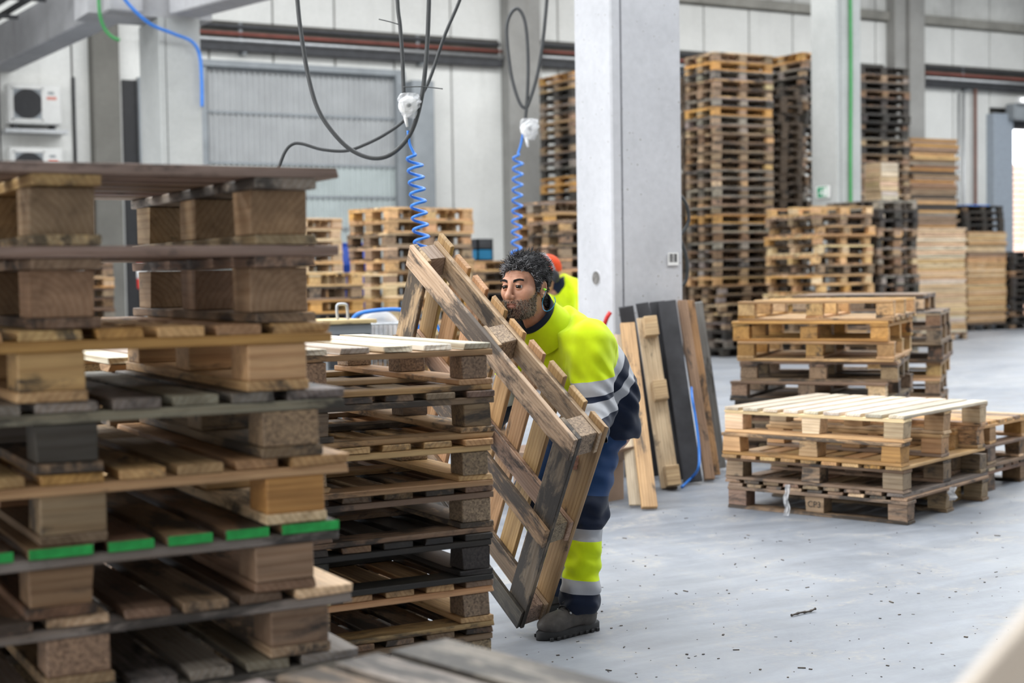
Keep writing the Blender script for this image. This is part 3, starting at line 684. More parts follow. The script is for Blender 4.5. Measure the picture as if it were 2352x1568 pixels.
# F: behind the workers
SF2 = stack('the grey stack left of the column', 'pallets of the grey stack by the column', (9.64, 16.44), math.radians(2),
    rep(9, 'euro', ['dark', 'grey', 'dark'], 6, rot=1) + rep(2, 'euro', ['grey', 'dark'], 7, rot=1) + [lev('euro', t, rot=1) for t in ('grey', 'aged', 'fresh', 'fresh', 'aged')], (-1, -1), False, 0.02, 1.0, seed=31)
SF3 = stack('the brown stack touching the column edge', 'pallets of the brown stack at the column', (9.03, 15.05), math.radians(0), rep(14, 'euro', ['aged', 'fresh', 'brown', 'aged'], 8, rot=1), (-1, -1), False, 0.015, 0.8, seed=32)
c_ = at(1098, 600, 20.5)
SF4 = stack('the stack behind the working man', 'pallets of the stack behind the man', (c_.x, c_.y), math.radians(0), rep(8, 'euro', ['aged', 'honey', 'fresh', 'grey'], 9, rot=1) + rep(3, 'euro', ['aged', 'fresh', 'fresh'], 10, rot=1), (-1, -1), False, 0.02, 1.0, seed=33)
c_ = at(1316, 300, 27.3)
SFT = stack('the tall stack left of the column', 'pallets of the tall stack left of the column', (c_.x, c_.y), 0.0, rep(35, 'euro', ['aged', 'grey', 'aged', 'honey', 'dark'], 11), (-1, -1), False, 0.012, 0.6, seed=34, hidden=19)
# G: tall stacks right of the column
SG1 = stack('the tall stack right of the column', 'pallets of the tall stack right of the column', (14.672, 19.643), 0.0,
    [lev('euro', t, rot=1, dx=d, dyaw=a) for t, d, a in zip(['dark', 'grey', 'dark', 'grey', 'aged', 'aged', 'brown', 'aged', 'fresh'], [0.1, 0.14, 0.1, 0.12, 0.1, 0.05, 0.03, 0.06, 0.0], [2, 4, 6, 3, 5, 2, 1, 3, 0])] +
    rep(25, 'euro', ['aged', 'honey', 'grey', 'aged', 'grey', 'brown', 'aged'], 12, rot=1), (-1, -1), False, 0.012, 0.5, seed=41)
stack('', '', (14.75, 20.62), 0.0, rep(32, 'euro', ['aged'], 1, rot=1), (-1, -1), False, 0.03, 2, seed=61, hidden=32)
stack('', '', (16.05, 20.1), 0.0, rep(31, 'euro', ['aged'], 1), (-1, -1), False, 0.03, 2, seed=62, hidden=31)
SG2 = stack('the interleaved stack by the grey column', 'pallets of the interleaved stack', (14.798, 17.359), math.radians(2),
    [lev('square', t, flip=bool(i % 2), dx=0.05 * (i % 2), chip=0, dyaw=(i * 37 % 5) - 2, rot=1) for i, t in enumerate(['fresh', 'aged', 'fresh', 'fresh', 'aged', 'fresh', 'pale', 'fresh', 'fresh', 'aged', 'fresh', 'pale', 'fresh', 'fresh', 'aged', 'fresh'])], (-1, -1), False, 0.03, 1.0, seed=42)
SGD1 = stack('the dark tall stack behind the exit column', 'pallets of the rear dark tall stack', (17.75, 22.15), 0.0, rep(35, 'euro', ['dark', 'brown', 'grey', 'aged'], 13), (-1, -1), False, 0.05, 3, seed=43, hidden=18)
SGD2 = stack('the dark tall stack left of the exit column', 'pallets of the left dark tall stack', (17.35, 20.65), 0.0, rep(36, 'euro', ['dark', 'aged', 'grey', 'honey', 'brown'], 14), (-1, -1), False, 0.04, 2, seed=44, hidden=18)
SGD3 = stack('the dark tall stack right of the exit column', 'pallets of the right dark tall stack', (18.75, 20.75), 0.0, rep(35, 'euro', ['dark', 'aged', 'brown', 'dark'], 15, rot=1), (-1, -1), False, 0.02, 1, seed=45, hidden=18)
SP4 = stack('the low dark stack beside exit column', 'pallets of the dark low stack', (16.2, 17.5), 0.0, rep(17, 'euro', ['dark', 'grey', 'brown'], 16), (-1, -1), False, 0.03, 2, seed=46)
c_ = at(2326, 640, 33.5)
SP5 = stack('the dark stack beside the open gate', 'pallets of the dark stack by the gate', (c_.x, c_.y), 0.0, rep(12, 'euro', ['dark', 'dark', 'brown'], 18, rot=1), (-1, -1), False, 0.03, 2, seed=48)

# pallets low in the rear stacks, behind the nearer ones: one joined object
def bare_pallet(kind):
    q = KIND[kind]; Lx, Ly = q['Lx'], q['Ly']; g = []
    xs = [-Lx / 2 + q['bwx'][0] / 2, 0, Lx / 2 - q['bwx'][2] / 2]; ys = [-Ly / 2 + q['bwy'][0] / 2, 0, Ly / 2 - q['bwy'][2] / 2]
    z = q['tb']; z2 = z + q['bh']; z3 = z2 + q['ts']; z4 = z3 + q['td']
    for i, x in enumerate(xs):
        g.append(bx(x - q['bwx'][i] / 2, x + q['bwx'][i] / 2, -Ly / 2, Ly / 2, 0, z))
        for k, y in enumerate(ys): g.append(bx(x - q['bwx'][i] / 2, x + q['bwx'][i] / 2, y - q['bwy'][k] / 2, y + q['bwy'][k] / 2, z, z2))
    for k, y in enumerate(ys): g.append(bx(-Lx / 2, Lx / 2, y - q['bwy'][k] / 2, y + q['bwy'][k] / 2, z2, z3))
    gap = (Lx - sum(q['sl'])) / (len(q['sl']) - 1); x = -Lx / 2
    for wd in q['sl']: g.append(bx(x, x + wd, -Ly / 2, Ly / 2, z3, z4)); x += wd + gap
    return join(g)
BP = {k: bare_pallet(k) for k in ('euro', 'square')}
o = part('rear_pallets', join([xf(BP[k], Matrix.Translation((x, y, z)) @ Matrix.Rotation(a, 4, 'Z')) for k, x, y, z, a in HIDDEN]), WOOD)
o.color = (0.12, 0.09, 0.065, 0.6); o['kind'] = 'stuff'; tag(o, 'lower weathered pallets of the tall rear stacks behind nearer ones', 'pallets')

# held pallet: pose fitted to its corners
A_ = Vector((2.532, 5.392, 1.523)); ax = (Vector((2.698, 4.433, 0.821)) - A_).normalized(); by = (Vector((2.79, 5.032, 0.025)) - Vector((2.698, 4.433, 0.821))).normalized()
by = (by - ax * by.dot(ax)).normalized(); cz = ax.cross(by)
if cz.x < 0: cz = -cz
cen = A_ + ax * 0.6 + by * 0.5
# right-handed frame: local x along ax, local y along by or its negative
ly = by if ax.cross(by).dot(cz) > 0 else -by
Mh = Matrix((( ax.x, ly.x, cz.x, cen.x), (ax.y, ly.y, cz.y, cen.y), (ax.z, ly.z, cz.z, cen.z), (0, 0, 0, 1)))
HELD = pallet('perim', (0, 0, 0), 0, 'aged', 'tilted worn pallet with black stains held by the bearded worker', None, False, 0.9, True, Mh)
for o in HELD.children:
    n_ = o.name.split('.')[0]
    if n_ == 'bottom_board':
        wb = (ly * o.location.y).dot(by); wa = o.location.x
        if abs(wa) < 0.01 and wb > 0.3: o.color = (*tint((0.09, 0.075, 0.062), 0.1), 0.4)
        elif wa > 0.4: o.color = (*tint((0.20, 0.155, 0.115), 0.1), 0.25)
        elif abs(wa) < 0.01 and wb < -0.3: o.color = (*tint((0.56, 0.42, 0.27), 0.05), 0.40)
        else: o.color = (*tint((0.46, 0.32, 0.19), 0.15), 0.42)
    elif n_ == 'stringer_board': o.color = (*tint((0.46, 0.34, 0.22), 0.15), 0.6)
    elif n_ == 'deck_board':
        o.color = (*tint((0.44, 0.28, 0.14), 0.25), 0.85); o.location.y += 0.028 * (-1 if ly.dot(by) > 0 else 1)
    else: o.color = (*tint((0.34, 0.26, 0.19), 0.1), 0.9)
# ================================================================== other things
def frame_mat(p0, xdir, zdir):
    x = Vector(xdir).normalized(); z = Vector(zdir); z = (z - x * z.dot(x)).normalized(); y = z.cross(x)
    return Matrix(((x.x, y.x, z.x, p0[0]), (x.y, y.y, z.y, p0[1]), (x.z, y.z, z.z, p0[2]), (0, 0, 0, 1)))
def plank_geo(p0, p1, wd, th, facing):
    """board from p0 to p1 whose broad face looks along facing; mesh in local frame, returns (geo, matrix)"""
    p0 = Vector(p0); p1 = Vector(p1); c = (p0 + p1) / 2
    return bev_box((p1 - p0).length, wd, th, 0.004, 0.004, vrng), frame_mat(c, p1 - p0, facing)
CAMV = Vector((-0.40, -0.91, 0.1))
def lean(name, label, b, t, wd, th, col, stain, mat=None, facing=CAMV, cat='plank', group='planks leaning on the column'):
    g, m = plank_geo(b, t, wd, th, facing); o = part(name, g, mat or WOOD); o.matrix_world = m
    o.color = (*col, 1 - stain); tag(o, label, cat, group); return o
# planks against the concrete column (feet on the floor, heads against the column face)
Zf = 0.012
def foot(x, y): p = onZ(x, y); return Vector((p.x, p.y, Zf))
lean('plank', 'narrow reddish plank leaning foremost against the column', foot(1492, 1172), onY(1441, 742, 8.10), 0.098, 0.028, (0.46, 0.29, 0.14), 0.3)
lean('plank', 'pale plank leaning behind the foremost reddish one', foot(1462, 1166), onY(1418, 768, 8.13), 0.085, 0.025, (0.62, 0.53, 0.4), 0.05)
lean('plank', 'leftmost charcoal plank leaning on the column', foot(1500, 1100), onY(1437, 702, 8.40), 0.10, 0.025, (0.07, 0.07, 0.075), 0.0, M['tarp'])
lean('plank', 'narrow charcoal plank leaning behind the plank with blocks', foot(1556, 1108), onY(1474, 695, 8.42), 0.09, 0.025, (0.06, 0.06, 0.065), 0.0, M['tarp'])
lean('plank', 'charcoal plank leaning right behind the plank with blocks', foot(1575, 1104), onY(1508, 692, 8.46), 0.11, 0.025, (0.06, 0.06, 0.065), 0.0, M['tarp'])
lean('plank', 'broad charcoal plank leaning right of the plank with blocks', foot(1592, 1112), onY(1531, 691, 8.42), 0.125, 0.028, (0.06, 0.06, 0.065), 0.0, M['tarp'])
lean('plank', 'brown rough-edged plank leaning at the column corner', foot(1630, 1106), onY(1566, 690, 8.48), 0.07, 0.05, (0.30, 0.19, 0.12), 0.3)
lean('plank', 'orange-brown bark plank leaning next to the grey one', foot(1640, 1098), onY(1580, 690, 8.52), 0.085, 0.06, (0.42, 0.24, 0.11), 0.35)
lean('plank', 'weathered grey plank leaning farthest right at the column', foot(1652, 1080), onY(1597, 693, 8.62), 0.10, 0.03, (0.20, 0.20, 0.195), 0.3)
# stringer plank with three blocks still nailed on
p0, p1 = foot(1540, 1124), onY(1483, 728, 8.25)
g, mS = plank_geo(p0, p1, 0.125, 0.025, CAMV); st = empty('stringer_plank'); st.matrix_world = mS
tag(st, 'pale plank with three blocks nailed on, leaning on the column', 'plank', 'planks leaning on the column')
o = part('board', g, WOOD, st); o.color = (0.58, 0.46, 0.31, 0.8)
Ls = (p1 - p0).length
for k, xk in enumerate((-Ls / 2 + 0.07, 0.06, Ls / 2 - 0.08)):
    o = part('block', bev_box(0.09, 0.13, 0.08, 0.004), WOOD, st); o.location = (xk, -0.012, 0.0535); o.rotation_euler = (0, 0, PI / 2); o.color = (0.55, 0.40, 0.23, 0.9)
for k, xk in enumerate((-Ls / 2 + 0.07,)):
    o = part('block', bev_box(0.10, 0.10, 0.07, 0.004), WOOD, st); o.location = (xk - 0.03, 0, -0.049); o.color = (0.12, 0.1, 0.08, 0.6)
bh2 = part('blue_hose', tube_geo(smooth_path([foot(1566, 1122), foot(1588, 1112) + Vector((0, 0, 0.03)), onY(1604, 1075, 7.9), onY(1606, 1040, 7.95), onY(1603, 1000, 8.0), onY(1596, 950, 8.06), onY(1590, 915, 8.1), onY(1588, 890, 8.25)]), 0.009, 8), M['blue'], None, True)
tag(bh2, 'blue hose hanging among the planks at the column foot', 'hose')

# cardboard box on the floor behind the worker
p = onZ(1412, 1160); cb = empty('cardboard_box', (p.x - 0.14, p.y + 0.3, 0), 0.25); tag(cb, 'open brown cardboard box on floor behind the worker', 'box')
part('box_body', join([bx(-0.28, 0.28, -0.2, -0.194, 0, 0.24), bx(-0.28, 0.28, 0.194, 0.2, 0, 0.24), bx(-0.28, -0.274, -0.194, 0.194, 0, 0.24), bx(0.274, 0.28, -0.194, 0.194, 0, 0.24), bx(-0.27, 0.27, -0.19, 0.19, 0, 0.006)]), M['card'], cb)
for k, (a, b_) in enumerate(((-0.2, -1), (0.2, 1))):
    o = part('flap', bx(-0.27, 0.27, -0.003, 0.003, 0, 0.16), M['card'], cb); o.location = (0, a, 0.24); o.rotation_euler = (0.9 if b_ < 0 else -1.0, 0, 0)
for k, a in enumerate((-0.28, 0.28)):
    o = part('flap', bx(-0.003, 0.003, -0.19, 0.19, 0, 0.14), M['card'], cb); o.location = (a, 0, 0.24); o.rotation_euler = (0, -0.8 if k == 0 else 0.5, 0)

# work table with clamps behind the worker
wt = empty('work_table', (4.86, 8.36, 0)); tag(wt, 'wooden work table half hidden behind the worker', 'table')
o = part('table_top', bx(-0.45, 0.42, -0.18, 0.18, 0.88, 0.92, 0.005), WOOD, wt); o.color = (0.3, 0.2, 0.12, 0.6)
for sx in (-0.4, 0.37):
    for sy in (-0.14, 0.14): o = part('leg', bx(sx - 0.03, sx + 0.03, sy - 0.03, sy + 0.03, 0, 0.88, 0.004), WOOD, wt); o.color = (0.3, 0.2, 0.12, 0.6)
ya = onY(1404, 800, 7.95)
cl = empty('bar_clamp', (5.12, 8.24, 0.9215)); tag(cl, 'yellow bar clamp with red handle lying on the work table', 'clamp')
part('clamp_bar', bx(-0.1, 0.17, -0.02, 0.02, 0, 0.055, 0.004), M['yellow'], cl); part('clamp_jaw', bx(0.1, 0.14, -0.03, 0.03, 0.055, 0.12, 0.004), M['yellow'], cl)
part('clamp_handle', tube_geo([(0.125, 0, 0.12), (0.15, -0.01, 0.19), (0.17, -0.02, 0.225)], 0.014, 10), M['red'], cl, True)
rt = part('tool_case', bx(-0.13, 0.13, -0.06, 0.06, 0, 0.05, 0.01), M['red']); rt.location = (4.75, 8.4, 0.9205); tag(rt, 'flat red tool case on the work table', 'case')

# overhead rail above the picture from which the hoses hang
r0 = at(500, -420, 7.0); r1 = at(1500, -420, 9.5)
rl = empty('overhead_rail'); tag(rl, 'steel overhead rail above the work place', 'rail')
part('rail_profile', tube_geo([(r0.x - 0.4, r0.y - 0.4, 3.6), (5.7, 9.7, 3.6)], 0.04, 8), M['steel'], rl)
for tt in (0.05, 0.95):
    q = Vector((r0.x - 0.4, r0.y - 0.4, 3.6)).lerp(Vector((5.7, 9.7, 3.6)), tt); part('hanger_rod', tube_geo([q, (q.x, q.y, 9.0)], 0.012, 6), M['steel'], rl)
def pxpath(pts, d, top=True): return smooth_path([at(x, y, dd if dd else d) for x, y, dd in [(p + (None,))[:3] for p in pts]], 8)
def hose(name, label, pts, d, r, mat, cat='hose', group=None):
    o = part(name, tube_geo(pxpath(pts, d), r, 10), mat, None, True); tag(o, label, cat, group); return o
hose('hanging_hose', 'thick dark hose hanging in a deep loop before the roller door', [(672, -340), (676, -120), (684, 10), (692, 80), (707, 170), (728, 245), (760, 298), (805, 343), (857, 363), (903, 351), (944, 304), (968, 225), (980, 120), (985, 10), (988, -120), (990, -330)], 7.0, 0.0105, M['hose'])
hose('hanging_cable', 'slack dark cable sagging left across the roller door', [(1150, -330), (1090, -100), (1056, 0), (1022, 80), (992, 168), (972, 212), (932, 272), (888, 306), (842, 330), (795, 346), (740, 343), (694, 330), (672, 331), (655, 348), (640, 385), (622, 430), (613, 500), (611, 600), (611, 720), (613, 900, 7.4)], 7.35, 0.0085, M['hose'], 'cable')
hose('hanging_hose', 'straight dark hose holding the film-wrapped reel', [(905, -330), (912, -20), (919, 60), (924, 130), (927, 200), (931, 255)], 6.98, 0.0095, M['hose'])
hose('cable_tie', 'long cable tie end sticking left from the straight hose', [(919, 57), (895, 50), (870, 44)], 6.95, 0.0025, M['hose'], 'cable tie', 'cable tie ends')
hose('cable_tie', 'long cable tie end between two hanging hoses', [(926, 200), (970, 199), (1017, 204)], 6.95, 0.0025, M['hose'], 'cable tie', 'cable tie ends')
hose('hanging_cable', 'dark cable looped above the small white reel', [(1275, -330, 11), (1262, -80), (1256, 0), (1246, 100), (1232, 180), (1213, 240), (1204, 247), (1192, 232), (1176, 180), (1166, 110), (1164, 60), (1174, 30), (1189, 20), (1203, 40), (1210, 80), (1213, 150), (1211, 220), (1206, 282)], 11.0, 0.013, M['hose'], 'cable')
def coil(name, label, x0, y0, x1, y1, loops, rad, d, r, lead, tail):
    p0 = at(x0, y0, d); p1 = at(x1, y1, d); pts = [at(a, b, d) for a, b in lead]; n = 14; out = smooth_path(pts + [p0], 5)[:-1]
    e1 = CR; e2 = CF
    for i in range(loops * n + 1):
        t = i / (loops * n); a = 2 * PI * i / n + PI * 0.5; rr = rad * min(1, i / 6)
        out.append(p0.lerp(p1, t) + e1 * math.sin(a) * rr + e2 * math.cos(a) * rr)
    out += [at(a, b, d) for a, b in tail]
    o = part(name, tube_geo(out, r, 7), M['blue'], None, True); tag(o, label, 'hose', 'blue spiral air hoses'); return o
coil('spiral_hose', 'bright blue spiral air hose above the tilted pallet', 951, 352, 977, 652, 11, 0.035, 7.0, 0.0070, [(937, 300), (941, 330)], [(982, 680), (1000, 740), (1020, 780), (1024, 900)])
coil('spiral_hose', 'thinner blue spiral air hose left of the column', 1190, 352, 1184, 690, 14, 0.036, 11.0, 0.0085, [(1202, 300), (1197, 330)], [(1180, 720), (1175, 760), (1172, 900)])
def reel(name, label, x, y, d, s):
    e = empty(name, at(x, y, d)); tag(e, label, 'reel', 'film-wrapped hose reels')
    e.matrix_world = frame_mat(at(x, y, d), CR + CF * 0.25, -CF + CR * 0.3)
    part('reel_drum', lathe_geo([(0.012 * s, -0.03 * s), (0.05 * s, -0.028 * s), (0.058 * s, -0.02 * s), (0.058 * s, 0.02 * s), (0.05 * s, 0.028 * s), (0.012 * s, 0.03 * s)], 20), M['white'], e, True)
    part('reel_hub', lathe_geo([(0.014 * s, 0.03 * s), (0.014 * s, 0.036 * s), (0.0, 0.038 * s)], 12), M['dark'], e)
    part('hanger_hook', tube_geo(smooth_path([(-0.02 * s, 0.03 * s, 0), (-0.03 * s, 0.07 * s, 0), (-0.022 * s, 0.10 * s, 0)]), 0.006 * s, 8), M['dark'], e, True)
    # crumpled clear film around it
    rr = random.Random(int(x)); V, F = [], []
    for i in range(9):
        for k in range(14):
            a = 2 * PI * k / 14; t = i / 8; R = (0.034 + 0.034 * math.sin(PI * (0.15 + 0.85 * t) ** 0.8)) * s * (1 + rr.uniform(-0.17, 0.17))
            V.append((R * math.cos(a) + 0.008 * s, (0.5 - t) * 0.15 * s, R * math.sin(a) * 0.8))
    for i in range(8):
        for k in range(14): F.append((i * 14 + k, i * 14 + (k + 1) % 14, i * 14 + 14 + (k + 1) % 14, i * 14 + 14 + k))
    part('film_wrap', (V, F), M['film'], e)
    part('hose_fitting', tube_geo([(-0.02 * s, -0.05 * s, 0.0), (-0.012 * s, -0.09 * s, 0.0), (-0.004 * s, -0.13 * s, 0.0)], [0.012 * s, 0.012 * s, 0.008 * s], 10), M['white'], e, True)
# film looks: semi-transparent wrap
nt_ = M['film'].node_tree; tr = nt_.nodes.new('ShaderNodeBsdfTransparent'); mx = nt_.nodes.new('ShaderNodeMixShader'); mx.inputs[0].default_value = 0.45
L(nt_, tr.outputs[0], mx.inputs[1]); L(nt_, nt_.nodes['Principled BSDF'].outputs[0], mx.inputs[2]); L(nt_, mx.outputs[0], nt_.nodes['Material Output'].inputs['Surface'])
reel('hose_reel', 'film-wrapped white reel hanging before the roller door', 937, 243, 6.98, 0.75)
reel('hose_reel', 'small round white reel hanging left of the column', 1214, 297, 11.0, 1.0)

# tool cabinet with loop handle, and wire cart, behind the middle stack
p = at(782, 728, 9.0); tcab = empty('tool_cabinet', (p.x, p.y + 0.1, 0), 0.15); tag(tcab, 'grey tool cabinet with pale top behind the middle stack', 'cabinet')
part('cabinet_body', bx(-0.17, 0.16, -0.18, 0.22, 0, 1.12, 0.01), M['steel'], tcab)
o = part('cabinet_top', bx(-0.20, 0.18, -0.2, 0.24, 1.1205, 1.145, 0.004), WOOD, tcab); o.color = (0.62, 0.5, 0.26, 0.95)
part('drawer', bx(-0.15, 0.14, -0.19, -0.1805, 0.86, 1.06, 0.004), M['dark'], tcab); part('drawer', bx(-0.15, 0.14, -0.19, -0.1805, 0.6, 0.82, 0.004), M['dark'], tcab)
part('loop_handle', tube_geo(smooth_path([(-0.035, -0.1, 1.14), (-0.04, -0.1, 1.21), (-0.03, -0.1, 1.235), (0.02, -0.1, 1.235), (0.032, -0.1, 1.21), (0.036, -0.1, 1.14)]), 0.009, 8), M['zinc'], tcab, True)
p = at(865, 735, 9.6); wc = empty('wire_cart', (p.x, p.y, 0), -0.2); tag(wc, 'wire basket cart with blue handle behind the middle stack', 'cart')
for zz_ in (0.45, 0.62, 0.8, 0.95, 1.1):
    part('wire_ring', tube_geo([(-0.2, -0.15, zz_), (0.22, -0.15, zz_), (0.22, 0.2, zz_), (-0.2, 0.2, zz_), (-0.2, -0.15, zz_)], 0.006, 6), M['zinc'], wc)
for i in range(15):
    x = -0.2 + 0.03 * i; part('wire', join([tube_geo([(x, -0.15, 0.45), (x, -0.15, 1.1)], 0.003, 5), tube_geo([(x, 0.2, 0.45), (x, 0.2, 1.1)], 0.003, 5)]), M['zinc'], wc)
part('basket_floor', bx(-0.2, 0.22, -0.15, 0.2, 0.44, 0.45), M['zinc'], wc)
for sx in (-0.19, 0.21):
    for sy in (-0.14, 0.19):
        part('leg', tube_geo([(sx, sy, 0.06), (sx, sy, 0.45)], 0.012, 8), M['zinc'], wc); part('wheel', xf(lathe_geo([(0.01, -0.015), (0.05, -0.015), (0.05, 0.015), (0.01, 0.015)], 16), Matrix.Translation((sx, sy, 0.05)) @ Matrix.Rotation(PI / 2, 4, 'X')), M['black'], wc)
part('handle', tube_geo(smooth_path([(-0.2, -0.15, 1.1), (-0.14, -0.15, 1.17), (0.1, -0.15, 1.19), (0.2, -0.15, 1.14), (0.24, -0.15, 1.05)]), 0.013, 8), M['blue'], wc, True)
part('plastic_sack', tube_geo(smooth_path([(-0.14, 0.02, 0.95), (-0.05, 0.0, 1.08), (0.06, 0.03, 1.09), (0.15, 0.02, 0.97)]), [0.05 + 0.04 * math.sin(PI * i / 24) for i in range(25)], 12), M['film'], wc, True)

# blue drums and bins
def drum(x, y, z, label):
    e = empty('blue_drum', (x, y, z)); tag(e, label, 'drum', 'blue plastic drums')
    part('drum_body', lathe_geo([(0.26, 0), (0.28, 0.02), (0.28, 0.28), (0.29, 0.30), (0.28, 0.32), (0.28, 0.6), (0.29, 0.62), (0.28, 0.64), (0.28, 0.86), (0.25, 0.9)], 24), M['drum'], e, True)
    part('drum_lid', lathe_geo([(0.26, 0.9), (0.265, 0.905), (0.265, 0.93), (0.05, 0.935)], 24), M['drum'], e, True)
d_ = at(818, 600, 21.0)
drum(d_.x, d_.y, 0, 'blue plastic drum on the floor seen through the bright stack'); drum(d_.x, d_.y, 0.94, 'blue plastic drum on top of another seen through the bright stack')
zt = 12 * (height('euro') + 0.0008)
bb = empty('blue_bin', (SE5[-1].location.x - 0.12, SE5[-1].location.y - 0.1, zt)); tag(bb, 'tapered blue plastic bin on pallets at far left', 'bin')
V = []; 
for r_, z_ in ((0.17, 0.0), (0.25, 0.52), (0.27, 0.52), (0.27, 0.56), (0.23, 0.56), (0.16, 0.03)): V.append((r_, z_))
part('bin_body', lathe_geo(V, 20), M['drum'], bb, True)
part('bin_handle', tube_geo([(0.27, -0.06, 0.5), (0.31, -0.05, 0.5), (0.31, 0.05, 0.5), (0.27, 0.06, 0.5)], 0.012, 8), M['drum'], bb)
zt4 = 11 * (height('euro') + 0.0008); pc = at(1098, 580, 20.5)
tcr = empty('plastic_crate', (pc.x + 0.14, pc.y + 0.2, zt4)); tag(tcr, 'dark crate standing in a blue crate right of bright stack', 'crate')
part('lower_crate', join([bx(-0.12, 0.12, -0.15, 0.15, 0, 0.02), bx(-0.12, -0.10, -0.15, 0.15, 0, 0.15), bx(0.10, 0.12, -0.15, 0.15, 0, 0.15), bx(-0.12, 0.12, -0.15, -0.13, 0, 0.15), bx(-0.12, 0.12, 0.13, 0.15, 0, 0.15)]), M['teal'], tcr)
part('upper_crate', join([bx(-0.12, 0.12, -0.15, 0.15, 0.151, 0.17), bx(-0.12, -0.10, -0.15, 0.15, 0.151, 0.30), bx(0.10, 0.12, -0.15, 0.15, 0.151, 0.30), bx(-0.12, 0.12, -0.15, -0.13, 0.151, 0.30), bx(-0.12, 0.12, 0.13, 0.15, 0.151, 0.30)]), M['dark'], tcr)

# ------------------------------------------------------------------ stacks of loose boards at the far right
def board_stack(label, corner, W, D, z0, z1, t, tones, n, seed, group, jit=0.03):
    e = empty('board_stack', (corner[0], corner[1], z0)); tag(e, label, 'board stack', group); r = random.Random(seed)
    nl = int((z1 - z0) / t); bw = D / n
    for i in range(nl):
        tone = r.choice(tones); dx = r.uniform(-jit, jit)
        for k in range(n):
            if 0 < k < n - 1 and i < nl - 1 and k > 1: continue
            o = link('board', board_mesh(W, round(bw - 0.01, 3), round(t - 0.006, 3), WOOD, 0), e)
            o.location = (W / 2 + dx + r.uniform(-0.012, 0.012), bw * (k + 0.5), t * (i + 0.5)); o.color = (*tint(tone if jit < 0.05 else r.choice(tones), 0.18), 0.9)
    for k in (0.15, 0.5, 0.85):
        for q in range(1, nl // 6):
            pass
    return e
cP3 = at(2082, 600, 28.5)
board_stack('neat stack of pale boards below the ragged tall stack', (cP3.x, cP3.y), 1.55, 1.0, 0.145, 2.2, 0.052, [PALE, WHITE, FRESH, PALE], 5, 51, 'stacks of boards by the gate')
for i, dx in enumerate((0.02, 0.78)):
    kp = pallet('euro', (cP3.x + 0.36 + 0.83 * i + dx * 0.0, cP3.y + 0.6, 0), 0, 'brown', 'brown pallet under the neat stack of pale boards, ' + ('left one' if i == 0 else 'right one'), 'pallets under the boards', False, 0.2)
cP3b = at(2226, 600, 33.0)
board_stack('tall ragged stack of brown boards at far right', (22.35, 23.2), 1.3, 1.0, 0, 4.12, 0.062, [(0.36, 0.2, 0.07), AGED, GREY, BROWN, DARK, AGED, FRESH], 4, 57, 'stacks of boards by the gate', 0.07)
board_stack('yellowish board stack left of the open gate', (cP3b.x - 0.03, cP3b.y), 1.18, 0.9, 0.145, 2.18, 0.055, [FRESH, PALE, AGED, FRESH], 4, 52, 'stacks of boards by the gate')
pallet('square', (cP3b.x + 0.65, cP3b.y + 0.58, -0.003), 0, 'dark', 'blackened pallet under the yellowish board stack', 'pallets under the boards', False, 0.2)
ST = stack('the short pile on the yellowish boards', 'dark pallets on the yellowish boards', (cP3b.x - 0.02, cP3b.y + 0.1), 0.0, rep(4, 'euro', ['dark'], 1, rot=1), (-1, -1), False, 0.02, 1, z0=2.182, seed=53)
bt = part('blue_tarp', bx(-0.35, 0.35, -0.2, 0.2, 0, 0.03, 0.01), M['blue']); bt.location = (cP3b.x + 0.6, cP3b.y + 0.5, 2.182 + 4 * 0.1448 + 0.001); tag(bt, 'folded blue sheet on the dark pile left of the gate', 'sheet')
# pale slatted crates on narrow pallets
cc = at(2031, 400, 25.9)
SCR = stack('the narrow stack under the pale crates', 'pallets under the pale crates', (cc.x, cc.y), 0.0, rep(16, 'half', ['grey', 'aged', 'fresh'], 2), (-1, -1), False, 0.015, 0.8, seed=54)
zc_ = 16 * (height('half') + 0.0008)
for i in range(4):
    e = empty('wooden_crate', (cc.x + 0.21, cc.y + 0.3, zc_ + i * 0.245)); tag(e, 'pale slatted wooden crate, ' + (ORD[3 - i] + (' of the crates' if i == 3 else ' from top of the crates')) + ' stacked right of the columns', 'crate', 'pale crates in a stack')
    e.rotation_euler = (0, 0, [0.0, 0.05, -0.04, 0.03][i])
    for z_ in (0.0, 0.08, 0.16):
        for a, b_, al in ((0, -0.2, 'x'), (0, 0.2, 'x')):
            o = link('slat', board_mesh(0.40, 0.02, 0.074, WOOD, 0), e); o.location = (a, b_, z_ + 0.045); o.color = (*tint(WHITE if i != 2 else PALE, 0.12), 0.97)
        for a in (-0.19, 0.19):
            o = link('slat', board_mesh(0.37, 0.02, 0.074, WOOD, 0), e); o.location = (a, 0, z_ + 0.045); o.rotation_euler = (0, 0, PI / 2); o.color = (*tint(PALE, 0.12), 0.97)
    o = link('crate_floor', board_mesh(0.36, 0.36, 0.015, WOOD, 0), e); o.location = (0, 0, 0.008); o.color = (*PALE, 0.97)

